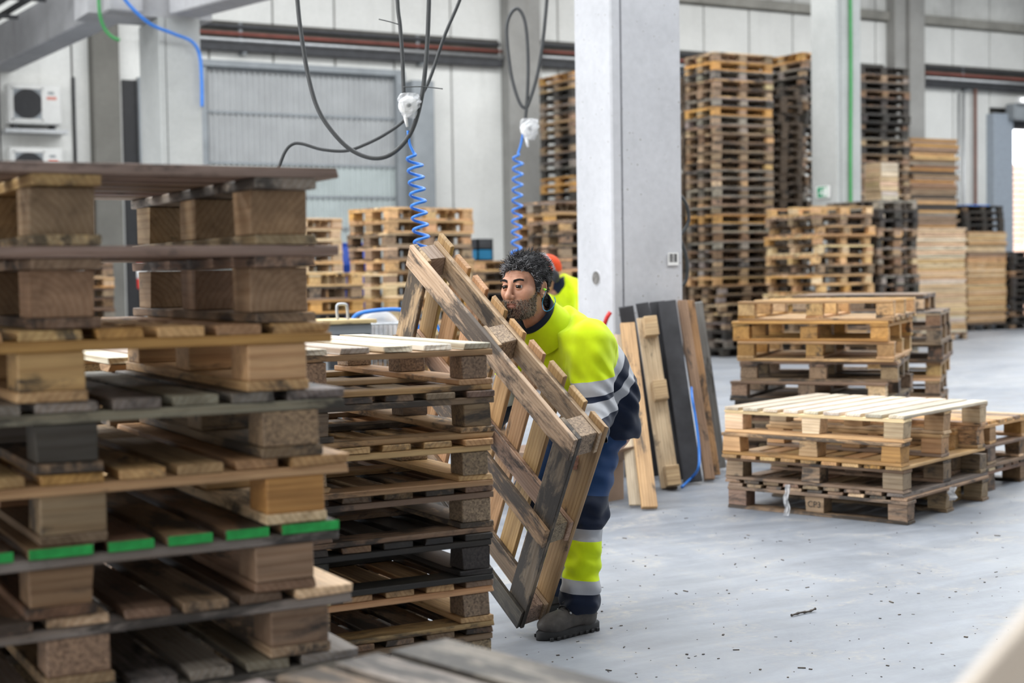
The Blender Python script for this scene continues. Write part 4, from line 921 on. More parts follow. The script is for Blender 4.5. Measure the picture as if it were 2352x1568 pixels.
# ------------------------------------------------------------------ small details
# black print on a block of the low square stack
def text_part(body, size, M4, parent, mat, name='printed_mark'):
    cu = bpy.data.curves.new('txt', 'FONT'); cu.body = body; cu.size = size; cu.align_x = 'CENTER'; cu.align_y = 'CENTER'; cu.extrude = 0.0004
    to = bpy.data.objects.new('txt', cu); COL.objects.link(to); bpy.context.view_layer.update()
    me = bpy.data.meshes.new_from_object(to.evaluated_get(bpy.context.evaluated_depsgraph_get())); bpy.data.objects.remove(to)
    me.materials.clear(); me.materials.append(mat)
    o = link(name, me, parent); o.matrix_world = M4; return o
bpy.context.view_layer.update()
ink = plain('black_ink', (0.03, 0.028, 0.025), 0.8)
def mark(e, target, body, size, nrm):
    blk = min([c for c in e.children if c.name.startswith('block')], key=lambda c: (c.matrix_world.translation - Vector(target)).length)
    cpos = blk.matrix_world.translation; n = Vector(nrm).normalized(); x = Vector((0, 0, 1)).cross(n)
    # distance from the block's centre to the face looking along n
    dd = max((blk.matrix_world @ v.co - cpos).dot(n) for v in blk.data.vertices)
    p = cpos + n * (dd + 0.0006)
    M4 = Matrix(((x.x, 0, n.x, p.x), (x.y, 0, n.y, p.y), (x.z, 1, n.z, p.z), (0, 0, 0, 1)))
    o = text_part(body, size, M4, blk, ink); o.matrix_parent_inverse = blk.matrix_world.inverted(); o.matrix_basis = M4
nl = Vector((-math.cos(yH1), -math.sin(yH1), 0)); ydir = Vector((-math.sin(yH1), math.cos(yH1), 0))
mark(SH1[0], P_B + ydir * 0.57 + Vector((0, 0, 0.06)), 'CP3', 0.05, nl)

def strip_film(name, label, pts, wd):
    V, F = [], []; rr = random.Random(len(label)); P = [Vector(p) for p in pts]; n = 5
    for i, p in enumerate(P):
        for k in range(n): V.append(tuple(p + CR * ((k / (n - 1) - 0.5) * wd * (1 + rr.uniform(-0.3, 0.3))) - CF * rr.uniform(0, 0.018)))
    for i in range(len(P) - 1):
        for k in range(n - 1): F.append((i * n + k, i * n + k + 1, i * n + n + k + 1, i * n + n + k))
    o = part(name, (V, F), M['film']); sm = o.modifiers.new('t', 'SOLIDIFY'); sm.thickness = 0.0015; tag(o, label, 'film strip', 'torn film strips'); return o
dF = (onZ(1800, 1185) - Vector((0, 0, CAM_H))).dot(CF) - 0.03
strip_film('film_strip', 'torn clear film strip hanging at the front of low stack', [at(1806 + 3 * math.sin(i * 1.3), 1112 + 9 * i, dF) for i in range(9)], 0.03)
strip_film('film_strip', 'crumpled clear film knot at the right of low stack', [at(2186 + 3 * math.cos(i * 1.7), 1118 + 6 * i, 8.55) for i in range(6)], 0.04)
# splinters and dust crumbs strewn over the floor
rr = random.Random(77); g = []
for i in range(300):
    x = rr.uniform(1160, 2340); y = rr.uniform(1130, 1560); p = onZ(x, y)
    q_ = (p - P_B).dot(Vector((math.cos(yH1), math.sin(yH1), 0))); q2 = (p - P_B).dot(Vector((-math.sin(yH1), math.cos(yH1), 0)))
    if q_ > -0.05 and q2 > -0.05: continue
    s_ = rr.choice((0.0025, 0.003, 0.004, 0.006)) * rr.uniform(0.8, 1.3); l_ = s_ * rr.choice((1, 1.3, 1.5, 2, 4))
    g.append(xf(bev_box(l_, s_, s_ * 0.5, s_ * 0.1), Matrix.Translation((p.x, p.y, s_ * 0.26)) @ Matrix.Rotation(rr.uniform(0, PI), 4, 'Z')))
o = part('floor_splinters', join(g), WOOD); o.color = (0.10, 0.075, 0.05, 0.5); o['kind'] = 'stuff'; tag(o, 'small wood splinters and crumbs strewn over the floor', 'splinters')
tw = part('twig', tube_geo(smooth_path([onZ(1818, 1416) + Vector((0, 0, 0.006)), onZ(1838, 1411) + Vector((0, 0, 0.008)), onZ(1858, 1407) + Vector((0, 0, 0.006)), onZ(1873, 1404) + Vector((0, 0, 0.012))], 4), [0.004 + 0.002 * (i % 3 == 0) for i in range(13)], 6), WOOD); tw.color = (0.08, 0.06, 0.045, 0.6)
tag(tw, 'thin dark twig lying on the floor at right', 'twig')
# pale plank close to the lens at the lower right corner
g, m = plank_geo(at(20, 4580, 1.1), at(3010, 1150, 1.1), 0.20, 0.035, Vector((-0.55, -0.8, 0.25))); o = part('plank', g, WOOD); o.matrix_world = m; o.color = (0.66, 0.60, 0.53, 1.0)
tag(o, 'pale blurred plank slanting close by at the lower right corner', 'plank')
# ================================================================== people
def surface_nets(f, lo, hi, h):
    lo = np.array(lo, float); n = np.ceil((np.array(hi) - lo) / h).astype(int) + 1
    ax_ = [lo[i] + h * np.arange(n[i]) for i in range(3)]
    X, Y, Z = np.meshgrid(*ax_, indexing='ij')
    d = f(X.astype(np.float32), Y.astype(np.float32), Z.astype(np.float32)).astype(np.float32)
    s = d < 0
    cs = np.zeros(tuple(n - 1), np.int8)
    for i in (0, 1):
        for j in (0, 1):
            for k in (0, 1): cs += s[i:n[0] - 1 + i, j:n[1] - 1 + j, k:n[2] - 1 + k]
    act = (cs > 0) & (cs < 8); idx = -np.ones(act.shape, np.int64); ci = np.argwhere(act); idx[act] = np.arange(len(ci))
    pos = np.zeros((len(ci), 3)); cnt = np.zeros(len(ci))
    def corner(o): return d[ci[:, 0] + o[0], ci[:, 1] + o[1], ci[:, 2] + o[2]]
    for a in range(3):
        b, c = [(1, 2), (0, 2), (0, 1)][a]
        for u in (0, 1):
            for v in (0, 1):
                o0 = [0, 0, 0]; o0[b] = u; o0[c] = v; o1 = list(o0); o1[a] = 1
                d0 = corner(o0); d1 = corner(o1); m = (d0 < 0) != (d1 < 0)
                t = np.where(m, d0 / np.where(m, d0 - d1, 1), 0)
                p = np.tile(np.array(o0, float), (len(ci), 1)); p[:, a] = t
                pos[m] += p[m]; cnt[m] += 1
    V = lo + (ci + pos / cnt[:, None]) * h
    F = []
    for a in range(3):
        b, c = [(1, 2), (2, 0), (0, 1)][a]
        sl0 = [slice(1, n[i] - 1) for i in range(3)]; sl1 = list(sl0); sl0[a] = slice(0, n[a] - 1); sl1[a] = slice(1, n[a])
        s0 = s[tuple(sl0)]; s1 = s[tuple(sl1)]; e = np.argwhere(s0 != s1)
        if not len(e): continue
        sg = s0[tuple(e.T)]
        base = e.copy(); base[:, b] += 1; base[:, c] += 1
        q = []
        for (u, v) in ((-1, -1), (0, -1), (0, 0), (-1, 0)):
            w_ = base.copy(); w_[:, b] += u; w_[:, c] += v; q.append(idx[tuple(w_.T)])
        q = np.stack(q, 1); q[~sg] = q[~sg][:, ::-1]; F.append(q)
    return V, np.concatenate(F)
def smin(a, b, k):
    h = np.clip(0.5 + 0.5 * (b - a) / k, 0, 1); return b + (a - b) * h - k * h * (1 - h)
def smax(a, b, k): return -smin(-a, -b, k)
def ell(P, c, r):
    x, y, z = (P[0] - c[0]), (P[1] - c[1]), (P[2] - c[2])
    k0 = np.sqrt((x / r[0]) ** 2 + (y / r[1]) ** 2 + (z / r[2]) ** 2) + 1e-9; k1 = np.sqrt((x / r[0] ** 2) ** 2 + (y / r[1] ** 2) ** 2 + (z / r[2] ** 2) ** 2) + 1e-9
    return k0 * (k0 - 1) / k1
def sph(P, c, r): return np.sqrt((P[0] - c[0]) ** 2 + (P[1] - c[1]) ** 2 + (P[2] - c[2]) ** 2) - r
def cone(P, a, b, ra, rb):
    ab = [b[i] - a[i] for i in range(3)]; L2 = sum(q * q for q in ab)
    t = np.clip(((P[0] - a[0]) * ab[0] + (P[1] - a[1]) * ab[1] + (P[2] - a[2]) * ab[2]) / L2, 0, 1)
    return np.sqrt((P[0] - a[0] - t * ab[0]) ** 2 + (P[1] - a[1] - t * ab[1]) ** 2 + (P[2] - a[2] - t * ab[2]) ** 2) - (ra + (rb - ra) * t)
def chain(P, pts, k=0.02):
    d = None
    for (a, ra), (b, rb) in zip(pts[:-1], pts[1:]):
        c = cone(P, a, b, ra, rb); d = c if d is None else smin(d, c, k)
    return d
wr = np.random.default_rng(4)
WV = [(wr.normal(size=3), wr.uniform(0, 6.28), wr.normal(size=3)) for _ in range(9)]
def ripple(P, freq, amp):
    o = 0
    for k, ph, q in WV:
        o = o + np.sin((k[0] * P[0] + k[1] * P[1] + k[2] * P[2]) * freq + ph + 1.6 * np.sin((q[0] * P[0] + q[1] * P[1] + q[2] * P[2]) * freq * 0.6))
    return o * amp / 3.0
def np_mesh(name, V, F, mats, smooth=True, mi=None):
    me = bpy.data.meshes.new(name); me.vertices.add(len(V)); me.vertices.foreach_set('co', np.asarray(V, np.float32).ravel())
    F = np.asarray(F); k = F.shape[1]
    me.loops.add(F.size); me.loops.foreach_set('vertex_index', F.ravel().astype(np.int32)); me.polygons.add(len(F)); me.polygons.foreach_set('loop_start', np.arange(0, F.size, k, dtype=np.int32))
    for m in (mats if isinstance(mats, list) else [mats]): me.materials.append(m)
    if mi is not None: me.polygons.foreach_set('material_index', np.asarray(mi, np.int32))
    me.update(); me.validate()
    if smooth: me.shade_smooth()
    return me
def cloth(name, col, rough=0.85, emis=0.0, fine=900):
    m, nt, b = new_mat(name); tc = nt.nodes.new('ShaderNodeTexCoord'); n1 = noise(nt, tc.outputs['Object'], 14, 4); n2 = noise(nt, tc.outputs['Object'], fine, 2)
    c = mixc(nt, 1.0, tuple(col), ramp(nt, n1, [(0.3, 0.9), (0.7, 1.06)]), 'MULTIPLY'); L(nt, c, b.inputs['Base Color'])
    b.inputs['Roughness'].default_value = rough; b.inputs['Specular IOR Level'].default_value = 0.2
    b.inputs['Sheen Weight'].default_value = 0.15; bump(nt, b, n2, 0.2, 0.0008); return m
M['hivis'] = cloth('hi_vis_yellow_fleece', (0.62, 0.80, 0.008), 0.9)
M['navy'] = cloth('navy_fleece', (0.008, 0.014, 0.034), 0.9)
M['trouser'] = cloth('blue_work_cotton', (0.012, 0.042, 0.125), 0.8)
M['silver'] = cloth('reflective_band', (0.40, 0.41, 0.44), 0.5, 0, 400)
m_, nt_, b_ = new_mat('skin'); tc_ = nt_.nodes.new('ShaderNodeTexCoord'); n_1 = noise(nt_, tc_.outputs['Object'], 30, 4); n_2 = noise(nt_, tc_.outputs['Object'], 260, 3)
L(nt_, ramp(nt_, n_1, [(0.3, (0.44, 0.205, 0.125)), (0.7, (0.58, 0.31, 0.205))]), b_.inputs['Base Color']); b_.inputs['Roughness'].default_value = 0.5
b_.inputs['Subsurface Weight'].default_value = 0.12; b_.inputs['Subsurface Radius'].default_value = (0.8, 0.3, 0.15); b_.inputs['Subsurface Scale'].default_value = 0.006; bump(nt_, b_, n_2, 0.12, 0.0015); M['skin'] = m_
M['lip'] = plain('lip_skin', (0.40, 0.175, 0.125), 0.45, 0, 0.08, 60)
M['stubble'] = plain('stubbled_skin', (0.33, 0.19, 0.13), 0.6, 0, 0.25, 240)
M['hair0'] = plain('black_hair', (0.014, 0.013, 0.015), 0.6, 0, 0.1, 40); M['hair1'] = plain('grey_hair', (0.26, 0.26, 0.275), 0.6, 0, 0.1, 40); M['hair2'] = plain('dark_grey_hair', (0.035, 0.034, 0.037), 0.6, 0, 0.1, 40)
M['beardlt'] = plain('greying_beard_hair', (0.42, 0.36, 0.29), 0.5, 0, 0.1, 40)
M['eyew'] = plain('eye_white', (0.62, 0.58, 0.55), 0.25, 0, 0.03, 40); M['iris'] = plain('dark_iris', (0.03, 0.016, 0.01), 0.15, 0, 0.05, 200); M['pupil'] = plain('pupil', (0.004, 0.004, 0.004), 0.1)
M['boot'] = plain('grey_boot_leather', (0.085, 0.075, 0.068), 0.6, 0, 0.18, 30, 0.2); M['sole'] = plain('boot_sole_rubber', (0.03, 0.03, 0.031), 0.7, 0, 0.15, 30)
M['orange'] = cloth('orange_knit', (0.75, 0.075, 0.015), 0.95, 0, 300)

# ---------------------------------------------------------------- head, built in its own frame (x left, y forward, z up)
def head_sdf(P):
    x, y, z = P; ax_ = np.abs(x); A = (ax_, y, z)
    d = ell(P, (0, -0.014, 0.034), (0.074, 0.096, 0.086))
    d = smin(d, ell(P, (0, 0.036, -0.022), (0.061, 0.058, 0.088)), 0.03)
    d = smin(d, ell(P, (0, 0.040, -0.083), (0.047, 0.046, 0.034)), 0.03)
    d = smin(d, ell(P, (0, 0.076, -0.104), (0.022, 0.016, 0.017)), 0.022)
    d = smin(d, sph(A, (0.044, 0.056, -0.022), 0.024), 0.025)
    d = smin(d, cone(A, (0.0, 0.088, 0.021), (0.043, 0.075, 0.026), 0.010, 0.009), 0.016)
    # eye sockets
    d = smax(d, -sph(A, (0.031, 0.108, 0.002), 0.0205), 0.013)
    # nose
    d = smin(d, cone(P, (0, 0.090, 0.014), (0, 0.114, -0.030), 0.0085, 0.0125), 0.010)
    d = smin(d, sph(P, (0, 0.1165, -0.033), 0.0115), 0.006)
    d = smin(d, ell(A, (0.0125, 0.104, -0.037), (0.008, 0.011, 0.0085)), 0.006)
    d = smax(d, -ell(A, (0.0065, 0.110, -0.0465), (0.0042, 0.006, 0.004)), 0.003)
    # cheek fold, mouth
    d = smin(d, ell(P, (0, 0.080, -0.066), (0.030, 0.022, 0.022)), 0.016)
    d = smin(d, cone(A, (0.0, 0.1005, -0.0615), (0.022, 0.090, -0.0655), 0.0052, 0.003), 0.004)
    d = smin(d, cone(A, (0.0, 0.0985, -0.0745), (0.019, 0.0895, -0.0715), 0.0066, 0.0035), 0.004)
    d = smax(d, -cone(A, (0.0, 0.107, -0.0675), (0.018, 0.095, -0.0685), 0.0026, 0.0015), 0.003)
    # forehead wrinkles and brow furrow
    d = d + 0.0011 * np.sin(z * 620 + 6 * ax_ * 8) * np.exp(-((z - 0.052) / 0.014) ** 2) * np.clip((y - 0.05) * 40, 0, 1)
    # lids
    e = sph(A, (0.031, 0.0845, 0.003), 0.0148)
    lid = np.maximum(e, -(np.abs(z - 0.0025 + 0.10 * (ax_ - 0.031)) - 0.0056))
    lid = np.maximum(lid, -(y - 0.080))
    d = smin(d, lid, 0.004)
    # ear
    ez = z + 0.012; ey = y + 0.012
    ear = ell((ax_, ey + 0.22 * ez, ez), (0.0755, 0.0, 0.0), (0.0125, 0.0205, 0.034))
    ear = smax(ear, -ell((ax_, ey + 0.22 * ez, ez), (0.087, 0.003, 0.003), (0.0095, 0.0125, 0.022)), 0.004)
    ear = smin(ear, ell((ax_, ey + 0.22 * ez, ez), (0.079, 0.0085, -0.006), (0.006, 0.005, 0.007)), 0.004)
    d = smin(d, ear, 0.006)
    # neck
    d = smin(d, cone(P, (0, -0.022, -0.05), (0, -0.065, -0.135), 0.050, 0.050), 0.03)
    return d
def gradn(f, V, e=0.0015):
    g = np.stack([f([V[:, 0] + e * (i == 0), V[:, 1] + e * (i == 1), V[:, 2] + e * (i == 2)]) - f([V[:, 0] - e * (i == 0), V[:, 1] - e * (i == 1), V[:, 2] - e * (i == 2)]) for i in range(3)], 1)
    return g / (np.linalg.norm(g, axis=1, keepdims=True) + 1e-9)
HV, HF = surface_nets(lambda X, Y, Z: head_sdf((X, Y, Z)), (-0.105, -0.145, -0.19), (0.105, 0.14, 0.135), 0.0022)
HN = gradn(head_sdf, HV)
def hairline(y): return np.interp(y, [-0.06, -0.035, -0.03, 0.0, 0.010, 0.024, 0.036, 0.052, 0.066, 0.082], [-0.085, -0.06, 0.022, 0.020, -0.02, -0.024, 0.032, 0.058, 0.060, 0.066])
def hair_mask(V): return (V[:, 2] > hairline(V[:, 1])) & (np.abs(V[:, 0]) < 0.079)
def beard_mask(V):
    ax_ = np.abs(V[:, 0]); y, z = V[:, 1], V[:, 2]
    top = np.interp(y, [0.0, 0.012, 0.03, 0.05, 0.07, 0.085, 0.12], [-0.10, -0.02, -0.024, -0.042, -0.052, -0.050, -0.050])
    m = (z < top) & (y > 0.0) & (z > -0.135) & ~((y < 0.03) & (z < -0.115))
    lips = (ax_ < 0.0205) & (z < -0.0605) & (z > -0.0795) & (y > 0.088)
    nose = (y > 0.103) & (z > -0.055)
    return m & ~lips & ~nose
def lip_mask(V): return (np.abs(V[:, 0]) < 0.0205) & (V[:, 2] < -0.0605) & (V[:, 2] > -0.0795) & (V[:, 1] > 0.0905)
fc = HV[HF].mean(1)
bj = fc + np.random.default_rng(8).normal(size=fc.shape) * 0.0035
hmi = np.where(lip_mask(fc), 1, np.where(beard_mask(bj) & ~lip_mask(bj), 2, 0))
def strands(roots, dirs, lens, r, seg=4, curl=0.25, rng=None, grav=0.0, mats=None):
    V, F, MI = [], [], []
    for p, d, l, mi in zip(roots, dirs, lens, mats):
        side = np.cross(d, rng.normal(size=3)); side /= np.linalg.norm(side) + 1e-9; up_ = np.cross(d, side); ph = rng.uniform(0, 6.28); q = p.copy(); dd = d.copy(); b = len(V)
        for i in range(seg + 1):
            t = i / seg; rr = r * (1.05 - 0.75 * t)
            for k in range(3):
                a = 2.094 * k; V.append(q + (side * math.cos(a) + up_ * math.sin(a)) * rr)
            dd = dd + curl * (side * math.cos(ph + 3.2 * t) + up_ * math.sin(ph + 3.2 * t)) + np.array([0, 0, -grav]); dd /= np.linalg.norm(dd)
            q = q + dd * l / seg
        for i in range(seg):
            for k in range(3): F.append((b + i * 3 + k, b + i * 3 + (k + 1) % 3, b + i * 3 + 3 + (k + 1) % 3, b + i * 3 + 3 + k)); MI.append(mi)
    return np.array(V), np.array(F), np.array(MI)
hr = np.random.default_rng(2)
def build_hair():
    m = hair_mask(HV); sel = np.where(m)[0]
    # cap: pushed-out skull faces
    fm = hair_mask(fc); used = np.unique(HF[fm]); remap = -np.ones(len(HV), int); remap[used] = np.arange(len(used))
    edge = np.clip((HV[used, 2] - hairline(HV[used, 1])) / 0.03, 0, 1)
    bumpy = 0.5 + 0.5 * np.sin(HV[used, 0] * 190 + 2 * np.sin(HV[used, 1] * 140)) * np.sin(HV[used, 1] * 170 + HV[used, 2] * 120)
    CV = HV[used] + HN[used] * (0.002 + edge * (0.006 + 0.005 * bumpy))[:, None]; CFc = remap[HF[fm]]
    pick = hr.choice(sel, 2400, replace=False); R = HV[pick]; Nn = HN[pick]
    top = np.clip((R[:, 2] - 0.03) / 0.06, 0, 1); front = np.clip((R[:, 1] - 0.02) / 0.05, 0, 1)
    comb = np.stack([0.35 * top * np.sign(R[:, 0] + 0.02) + 0.0 * R[:, 0], -0.65 * (1 - front) + 0.35 * front, -0.55 * (1 - top) + 0.05 * top], 1)
    D = Nn * (0.55 + 0.35 * top)[:, None] + comb * 1.15 + np.stack([np.sin(R[:, 1] * 90 + 2 * R[:, 2] * 60), np.sin(R[:, 0] * 80 + R[:, 2] * 70), np.cos(R[:, 0] * 70 + R[:, 1] * 60)], 1) * 0.35 + hr.normal(size=R.shape) * 0.10; D /= np.linalg.norm(D, axis=1, keepdims=True)
    clump = np.sin(R[:, 0] * 150 + 1.7 * np.sin(R[:, 1] * 95)) * np.sin(R[:, 1] * 130 + R[:, 2] * 110)
    ln = (0.015 + 0.014 * top + 0.010 * front) * (1 + 0.35 * clump) * hr.uniform(0.8, 1.2, len(R))
    greyp = np.clip(0.0 + 0.50 * front * (1 - 0.35 * top) + 0.5 * (1 - top) * np.clip((R[:, 1] + 0.03) / 0.05, 0, 1), 0, 0.85)
    uu = np.clip(0.5 + 0.42 * clump + hr.normal(size=len(R)) * 0.16, 0, 1); mi = np.where(uu < greyp, 1, np.where(uu < greyp + 0.3, 2, 0))
    SV, SF, SM = strands(R + Nn * 0.005, D, ln, 0.0019, 5, 0.2, hr, 0.06, mi)
    return np.concatenate([CV, SV]), np.concatenate([CFc, SF + len(CV)]), np.concatenate([np.zeros(len(CFc), int), SM])
def build_beard():
    m = beard_mask(HV + np.random.default_rng(9).normal(size=HV.shape) * 0.004); sel = np.where(m)[0]; pick = hr.choice(sel, min(2300, len(sel)), replace=False); R = HV[pick]; Nn = HN[pick]
    D = Nn * 0.7 + np.array([0, 0.15, -0.75]) + hr.normal(size=R.shape) * 0.28
    must = (R[:, 2] > -0.062) & (R[:, 1] > 0.08); D[must] = Nn[must] * 0.5 + np.stack([np.sign(R[must, 0]) * 0.5, np.full(must.sum(), 0.1), np.full(must.sum(), -0.7)], 1)
    D /= np.linalg.norm(D, axis=1, keepdims=True)
    ln = np.where(must, 0.008, 0.0068) * hr.uniform(0.7, 1.4, len(R)) * np.where(R[:, 2] < -0.085, 1.35, 1)
    cheek = np.clip((np.abs(R[:, 0]) - 0.02) / 0.02, 0, 1); u = hr.uniform(size=len(R))
    mi = np.where(u < 0.30 + 0.45 * cheek, 1, np.where(u < 0.7 + 0.2 * cheek, 2, 0))
    return strands(R, D, ln, 0.0008, 3, 0.3, hr, 0.05, mi)
def build_brows():
    Vs, Fs, Ms = [], [], []; n = 0
    for s_ in (-1, 1):
        t = hr.uniform(0, 1, 220); px = s_ * (0.013 + 0.036 * t); pz = 0.0215 + 0.0075 * np.sin(t * 2.4) + hr.uniform(-0.0045, 0.0045, 220) * (1 - 0.6 * t); py = np.full(220, 0.12)
        P = np.stack([px, py, pz], 1)
        for _ in range(40): P[:, 1] -= np.clip(head_sdf((P[:, 0], P[:, 1], P[:, 2])), -0.01, 0.01) * 0.8
        D = np.stack([np.full(220, s_ * 0.9), np.full(220, 0.25), 0.45 - 0.7 * t], 1) + hr.normal(size=P.shape) * 0.12; D /= np.linalg.norm(D, axis=1, keepdims=True)
        v, f, m = strands(P, D, np.full(220, 0.0085), 0.0010, 3, 0.1, hr, 0.0, np.where(hr.uniform(size=220) < 0.15, 2, 0)); Vs.append(v); Fs.append(f + n); Ms.append(m); n += len(v)
    return np.concatenate(Vs), np.concatenate(Fs), np.concatenate(Ms)

# ---------------------------------------------------------------- the bearded worker, posed
HS = 1.0
HC = onY(1206, 658, 5.06)
hf = Vector((-0.90, -0.43, -0.02)).normalized(); hu = Vector((-0.10, -0.02, 1)); hu = (hu - hf * hu.dot(hf)).normalized(); hlft = hu.cross(hf)
# in the head frame x is the man's left
HM = np.array([[hlft.x, hf.x, hu.x], [hlft.y, hf.y, hu.y], [hlft.z, hf.z, hu.z]]) * HS
def h2w(V): return V @ HM.T + np.array(HC)
man = empty('person', (3.08, 5.12, 0)); tag(man, 'bearded man in yellow and navy workwear bending to tilt a pallet', 'person')
MB = np.array((3.08, 5.12, 0.0))
def mpart(name, V, F, mats, mi=None, parent=None, smooth=True):
    return link(name, np_mesh(name, np.asarray(V) - MB, F, mats, smooth, mi), parent or man)
shL = (3.085, 4.945, 1.125); elL = (3.065, 4.885, 0.875); wrL = (2.955, 4.72, 0.765)
shR = (3.05, 5.37, 1.13); elR = (3.00, 5.47, 0.90); wrR = (2.885, 5.40, 0.79)
hipL = (3.235, 5.075, 0.80); knL = (3.075, 4.972, 0.475); anL = (3.035, 4.965, 0.115)
hipR = (3.225, 5.25, 0.80); knR = (3.035, 5.32, 0.50); anR = (3.15, 5.335, 0.115)
spine = [((3.268, 5.15, 0.77), 0.138), ((3.252, 5.15, 0.92), 0.130), ((3.165, 5.15, 1.035), 0.140), ((3.09, 5.15, 1.125), 0.118), ((3.045, 5.13, 1.19), 0.088)]
def squash(P, s_, yc=5.15): return (P[0], (P[1] - yc) * s_, P[2])
def sq_pts(pts, s_, yc=5.15): return [((p[0], (p[1] - yc) * s_, p[2]), r) for p, r in pts]
def hand_sdf(P, wrist, palm, fdir, side, up_):
    w_, p_, f_, s_, u_ = [np.array(q, float) for q in (wrist, palm, fdir, side, up_)]
    d = cone(P, w_, p_, 0.026, 0.030)
    for i, (o, l) in enumerate(((-0.033, 0.068), (-0.011, 0.078), (0.011, 0.073), (0.032, 0.058))):
        k0 = p_ + s_ * o + f_ * 0.028; k1 = k0 + f_ * l * 0.45 - u_ * 0.006; k2 = k1 + (f_ * 0.55 - u_ * 0.85) * l * 0.36; k3 = k2 + (-f_ * 0.2 - u_ * 1.0) * l * 0.28
        d = smin(d, chain(P, [(k0, 0.0105), (k1, 0.0095), (k2, 0.0088), (k3, 0.008)], 0.004), 0.008)
        d = smin(d, cone(P, p_ + s_ * o * 0.7, k0, 0.015, 0.0115), 0.012)
    t0 = p_ - s_ * 0.026 - f_ * 0.012; t1 = t0 - s_ * 0.032 + f_ * 0.02 - u_ * 0.012; t2 = t1 + f_ * 0.032 - u_ * 0.012
    return smin(d, chain(P, [(t0, 0.016), (t1, 0.0115), (t2, 0.0095)], 0.006), 0.012)
def body_sdf(X, Y, Z):
    P = (X, Y, Z)
    d = chain(squash(P, 0.72), sq_pts([(p, r - 0.03) for p, r in spine], 0.72), 0.05)
    d = smin(d, cone(P, (3.08, 5.15, 1.15), tuple(h2w(np.array([[0, -0.06, -0.11]]))[0]), 0.055, 0.046), 0.03)
    for a, b, c in ((shL, elL, wrL), (shR, elR, wrR)): d = smin(d, chain(P, [(a, 0.045), (b, 0.038), (c, 0.027)]), 0.03)
    for a, b, c in ((hipL, knL, anL), (hipR, knR, anR)): d = smin(d, chain(P, [(a, 0.075), (b, 0.05), (c, 0.035)]), 0.03)
    d = smin(d, hand_sdf(P, wrL, (2.905, 4.66, 0.735), (-0.75, -0.45, -0.48), (0.25, 0.45, -0.86), (0.6, -0.78, -0.17)), 0.01)
    d = smin(d, hand_sdf(P, wrR, (2.85, 5.37, 0.755), (-0.80, -0.35, -0.48), (0.2, 0.6, -0.78), (0.56, -0.72, -0.4)), 0.01)
    return d
BV, BF = surface_nets(body_sdf, (2.72, 4.55, 0.03), (3.50, 5.60, 1.33), 0.0075)
bv = np.concatenate([h2w(HV), BV]); bf = np.concatenate([HF, BF + len(HV)]); bmi = np.concatenate([hmi, np.zeros(len(BF), int)])
BODY = mpart('body', bv, bf, [M['skin'], M['lip'], M['stubble']], bmi)
for nm, fn, mats in (('hair', build_hair, [M['hair0'], M['hair1'], M['hair2']]), ('beard', build_beard, [M['hair0'], M['beardlt'], M['hair2']]), ('eyebrows', build_brows, [M['hair0'], M['hair1'], M['hair2']])):
    v, f, mi = fn(); mpart(nm, h2w(v), f, mats, mi, None, nm != 'x')
def sphere_np(c, r, n=18):
    V = [(c[0] + r * math.sin(PI * i / n) * math.cos(2 * PI * k / (2 * n)), c[1] + r * math.cos(PI * i / n), c[2] + r * math.sin(PI * i / n) * math.sin(2 * PI * k / (2 * n))) for i in range(n + 1) for k in range(2 * n)]
    F = [(i * 2 * n + k, i * 2 * n + (k + 1) % (2 * n), (i + 1) * 2 * n + (k + 1) % (2 * n), (i + 1) * 2 * n + k) for i in range(n) for k in range(2 * n)]
    MI = [2 if i < 3 else (1 if i < 7 else 0) for i in range(n) for k in range(2 * n)]
    return np.array(V), np.array(F), MI
for s_ in (-1, 1):
    v, f, mi = sphere_np((0, 0, 0), 0.0132, 20)
    a = -0.12; v = np.stack([v[:, 0] * math.cos(a) - v[:, 1] * math.sin(a), v[:, 0] * math.sin(a) + v[:, 1] * math.cos(a), v[:, 2]], 1) + np.array([s_ * 0.031, 0.0845, 0.0025])
    mpart('eye', h2w(v), f, [M['eyew'], M['iris'], M['pupil']], mi)

# ---------------------------------------------------------------- clothes
def jacket_sdf(X, Y, Z):
    P = (X, Y, Z)
    t = chain(squash(P, 0.74), sq_pts(spine, 0.74), 0.07)
    t = smin(t, cone(P, (3.09, 4.98, 1.115), (3.09, 5.33, 1.12), 0.085, 0.085), 0.06)
    aL = chain(P, [(shL, 0.088), (elL, 0.074), (wrL, 0.052)], 0.03); aR = chain(P, [(shR, 0.088), (elR, 0.074), (wrR, 0.052)], 0.03)
    d = smin(smin(t, aL, 0.065), aR, 0.065)
    d = d + 0.0018 * np.exp(-((aL - t) / 0.006) ** 2) * (Z > 1.0) + 0.0018 * np.exp(-((aR - t) / 0.006) ** 2) * (Z > 1.0)
    # hem and neck opening
    d = np.maximum(d, -(Z - 0.738 + 0.10 * (X - 3.3)))
    d = np.maximum(d, ((X - 3.035) * -0.66 + (Z - 1.215) * 0.72))
    d = np.maximum(d, -((X - wrL[0]) * 0.75 + (Z - wrL[2]) * 0.35 + (Y - wrL[1]) * 0.45) * (Y < 5.1) + (Y >= 5.1) * -9)
    w1 = ripple(P, 26, 0.0055) + 0.0045 * np.sin((Z * 75 + X * 50) + 2 * np.sin(Y * 18 + X * 9)) * np.exp(-((Z - 0.9) / 0.09) ** 2) + 0.004 * np.sin((X + Z) * 95 + 2.2 * np.sin(Y * 22 + Z * 9)) * np.exp(-(((X - 3.10) / 0.09) ** 2 + ((Z - 1.0) / 0.1) ** 2))
    return d + w1
JV, JF = surface_nets(jacket_sdf, (2.82, 4.70, 0.68), (3.56, 5.62, 1.33), 0.0062)
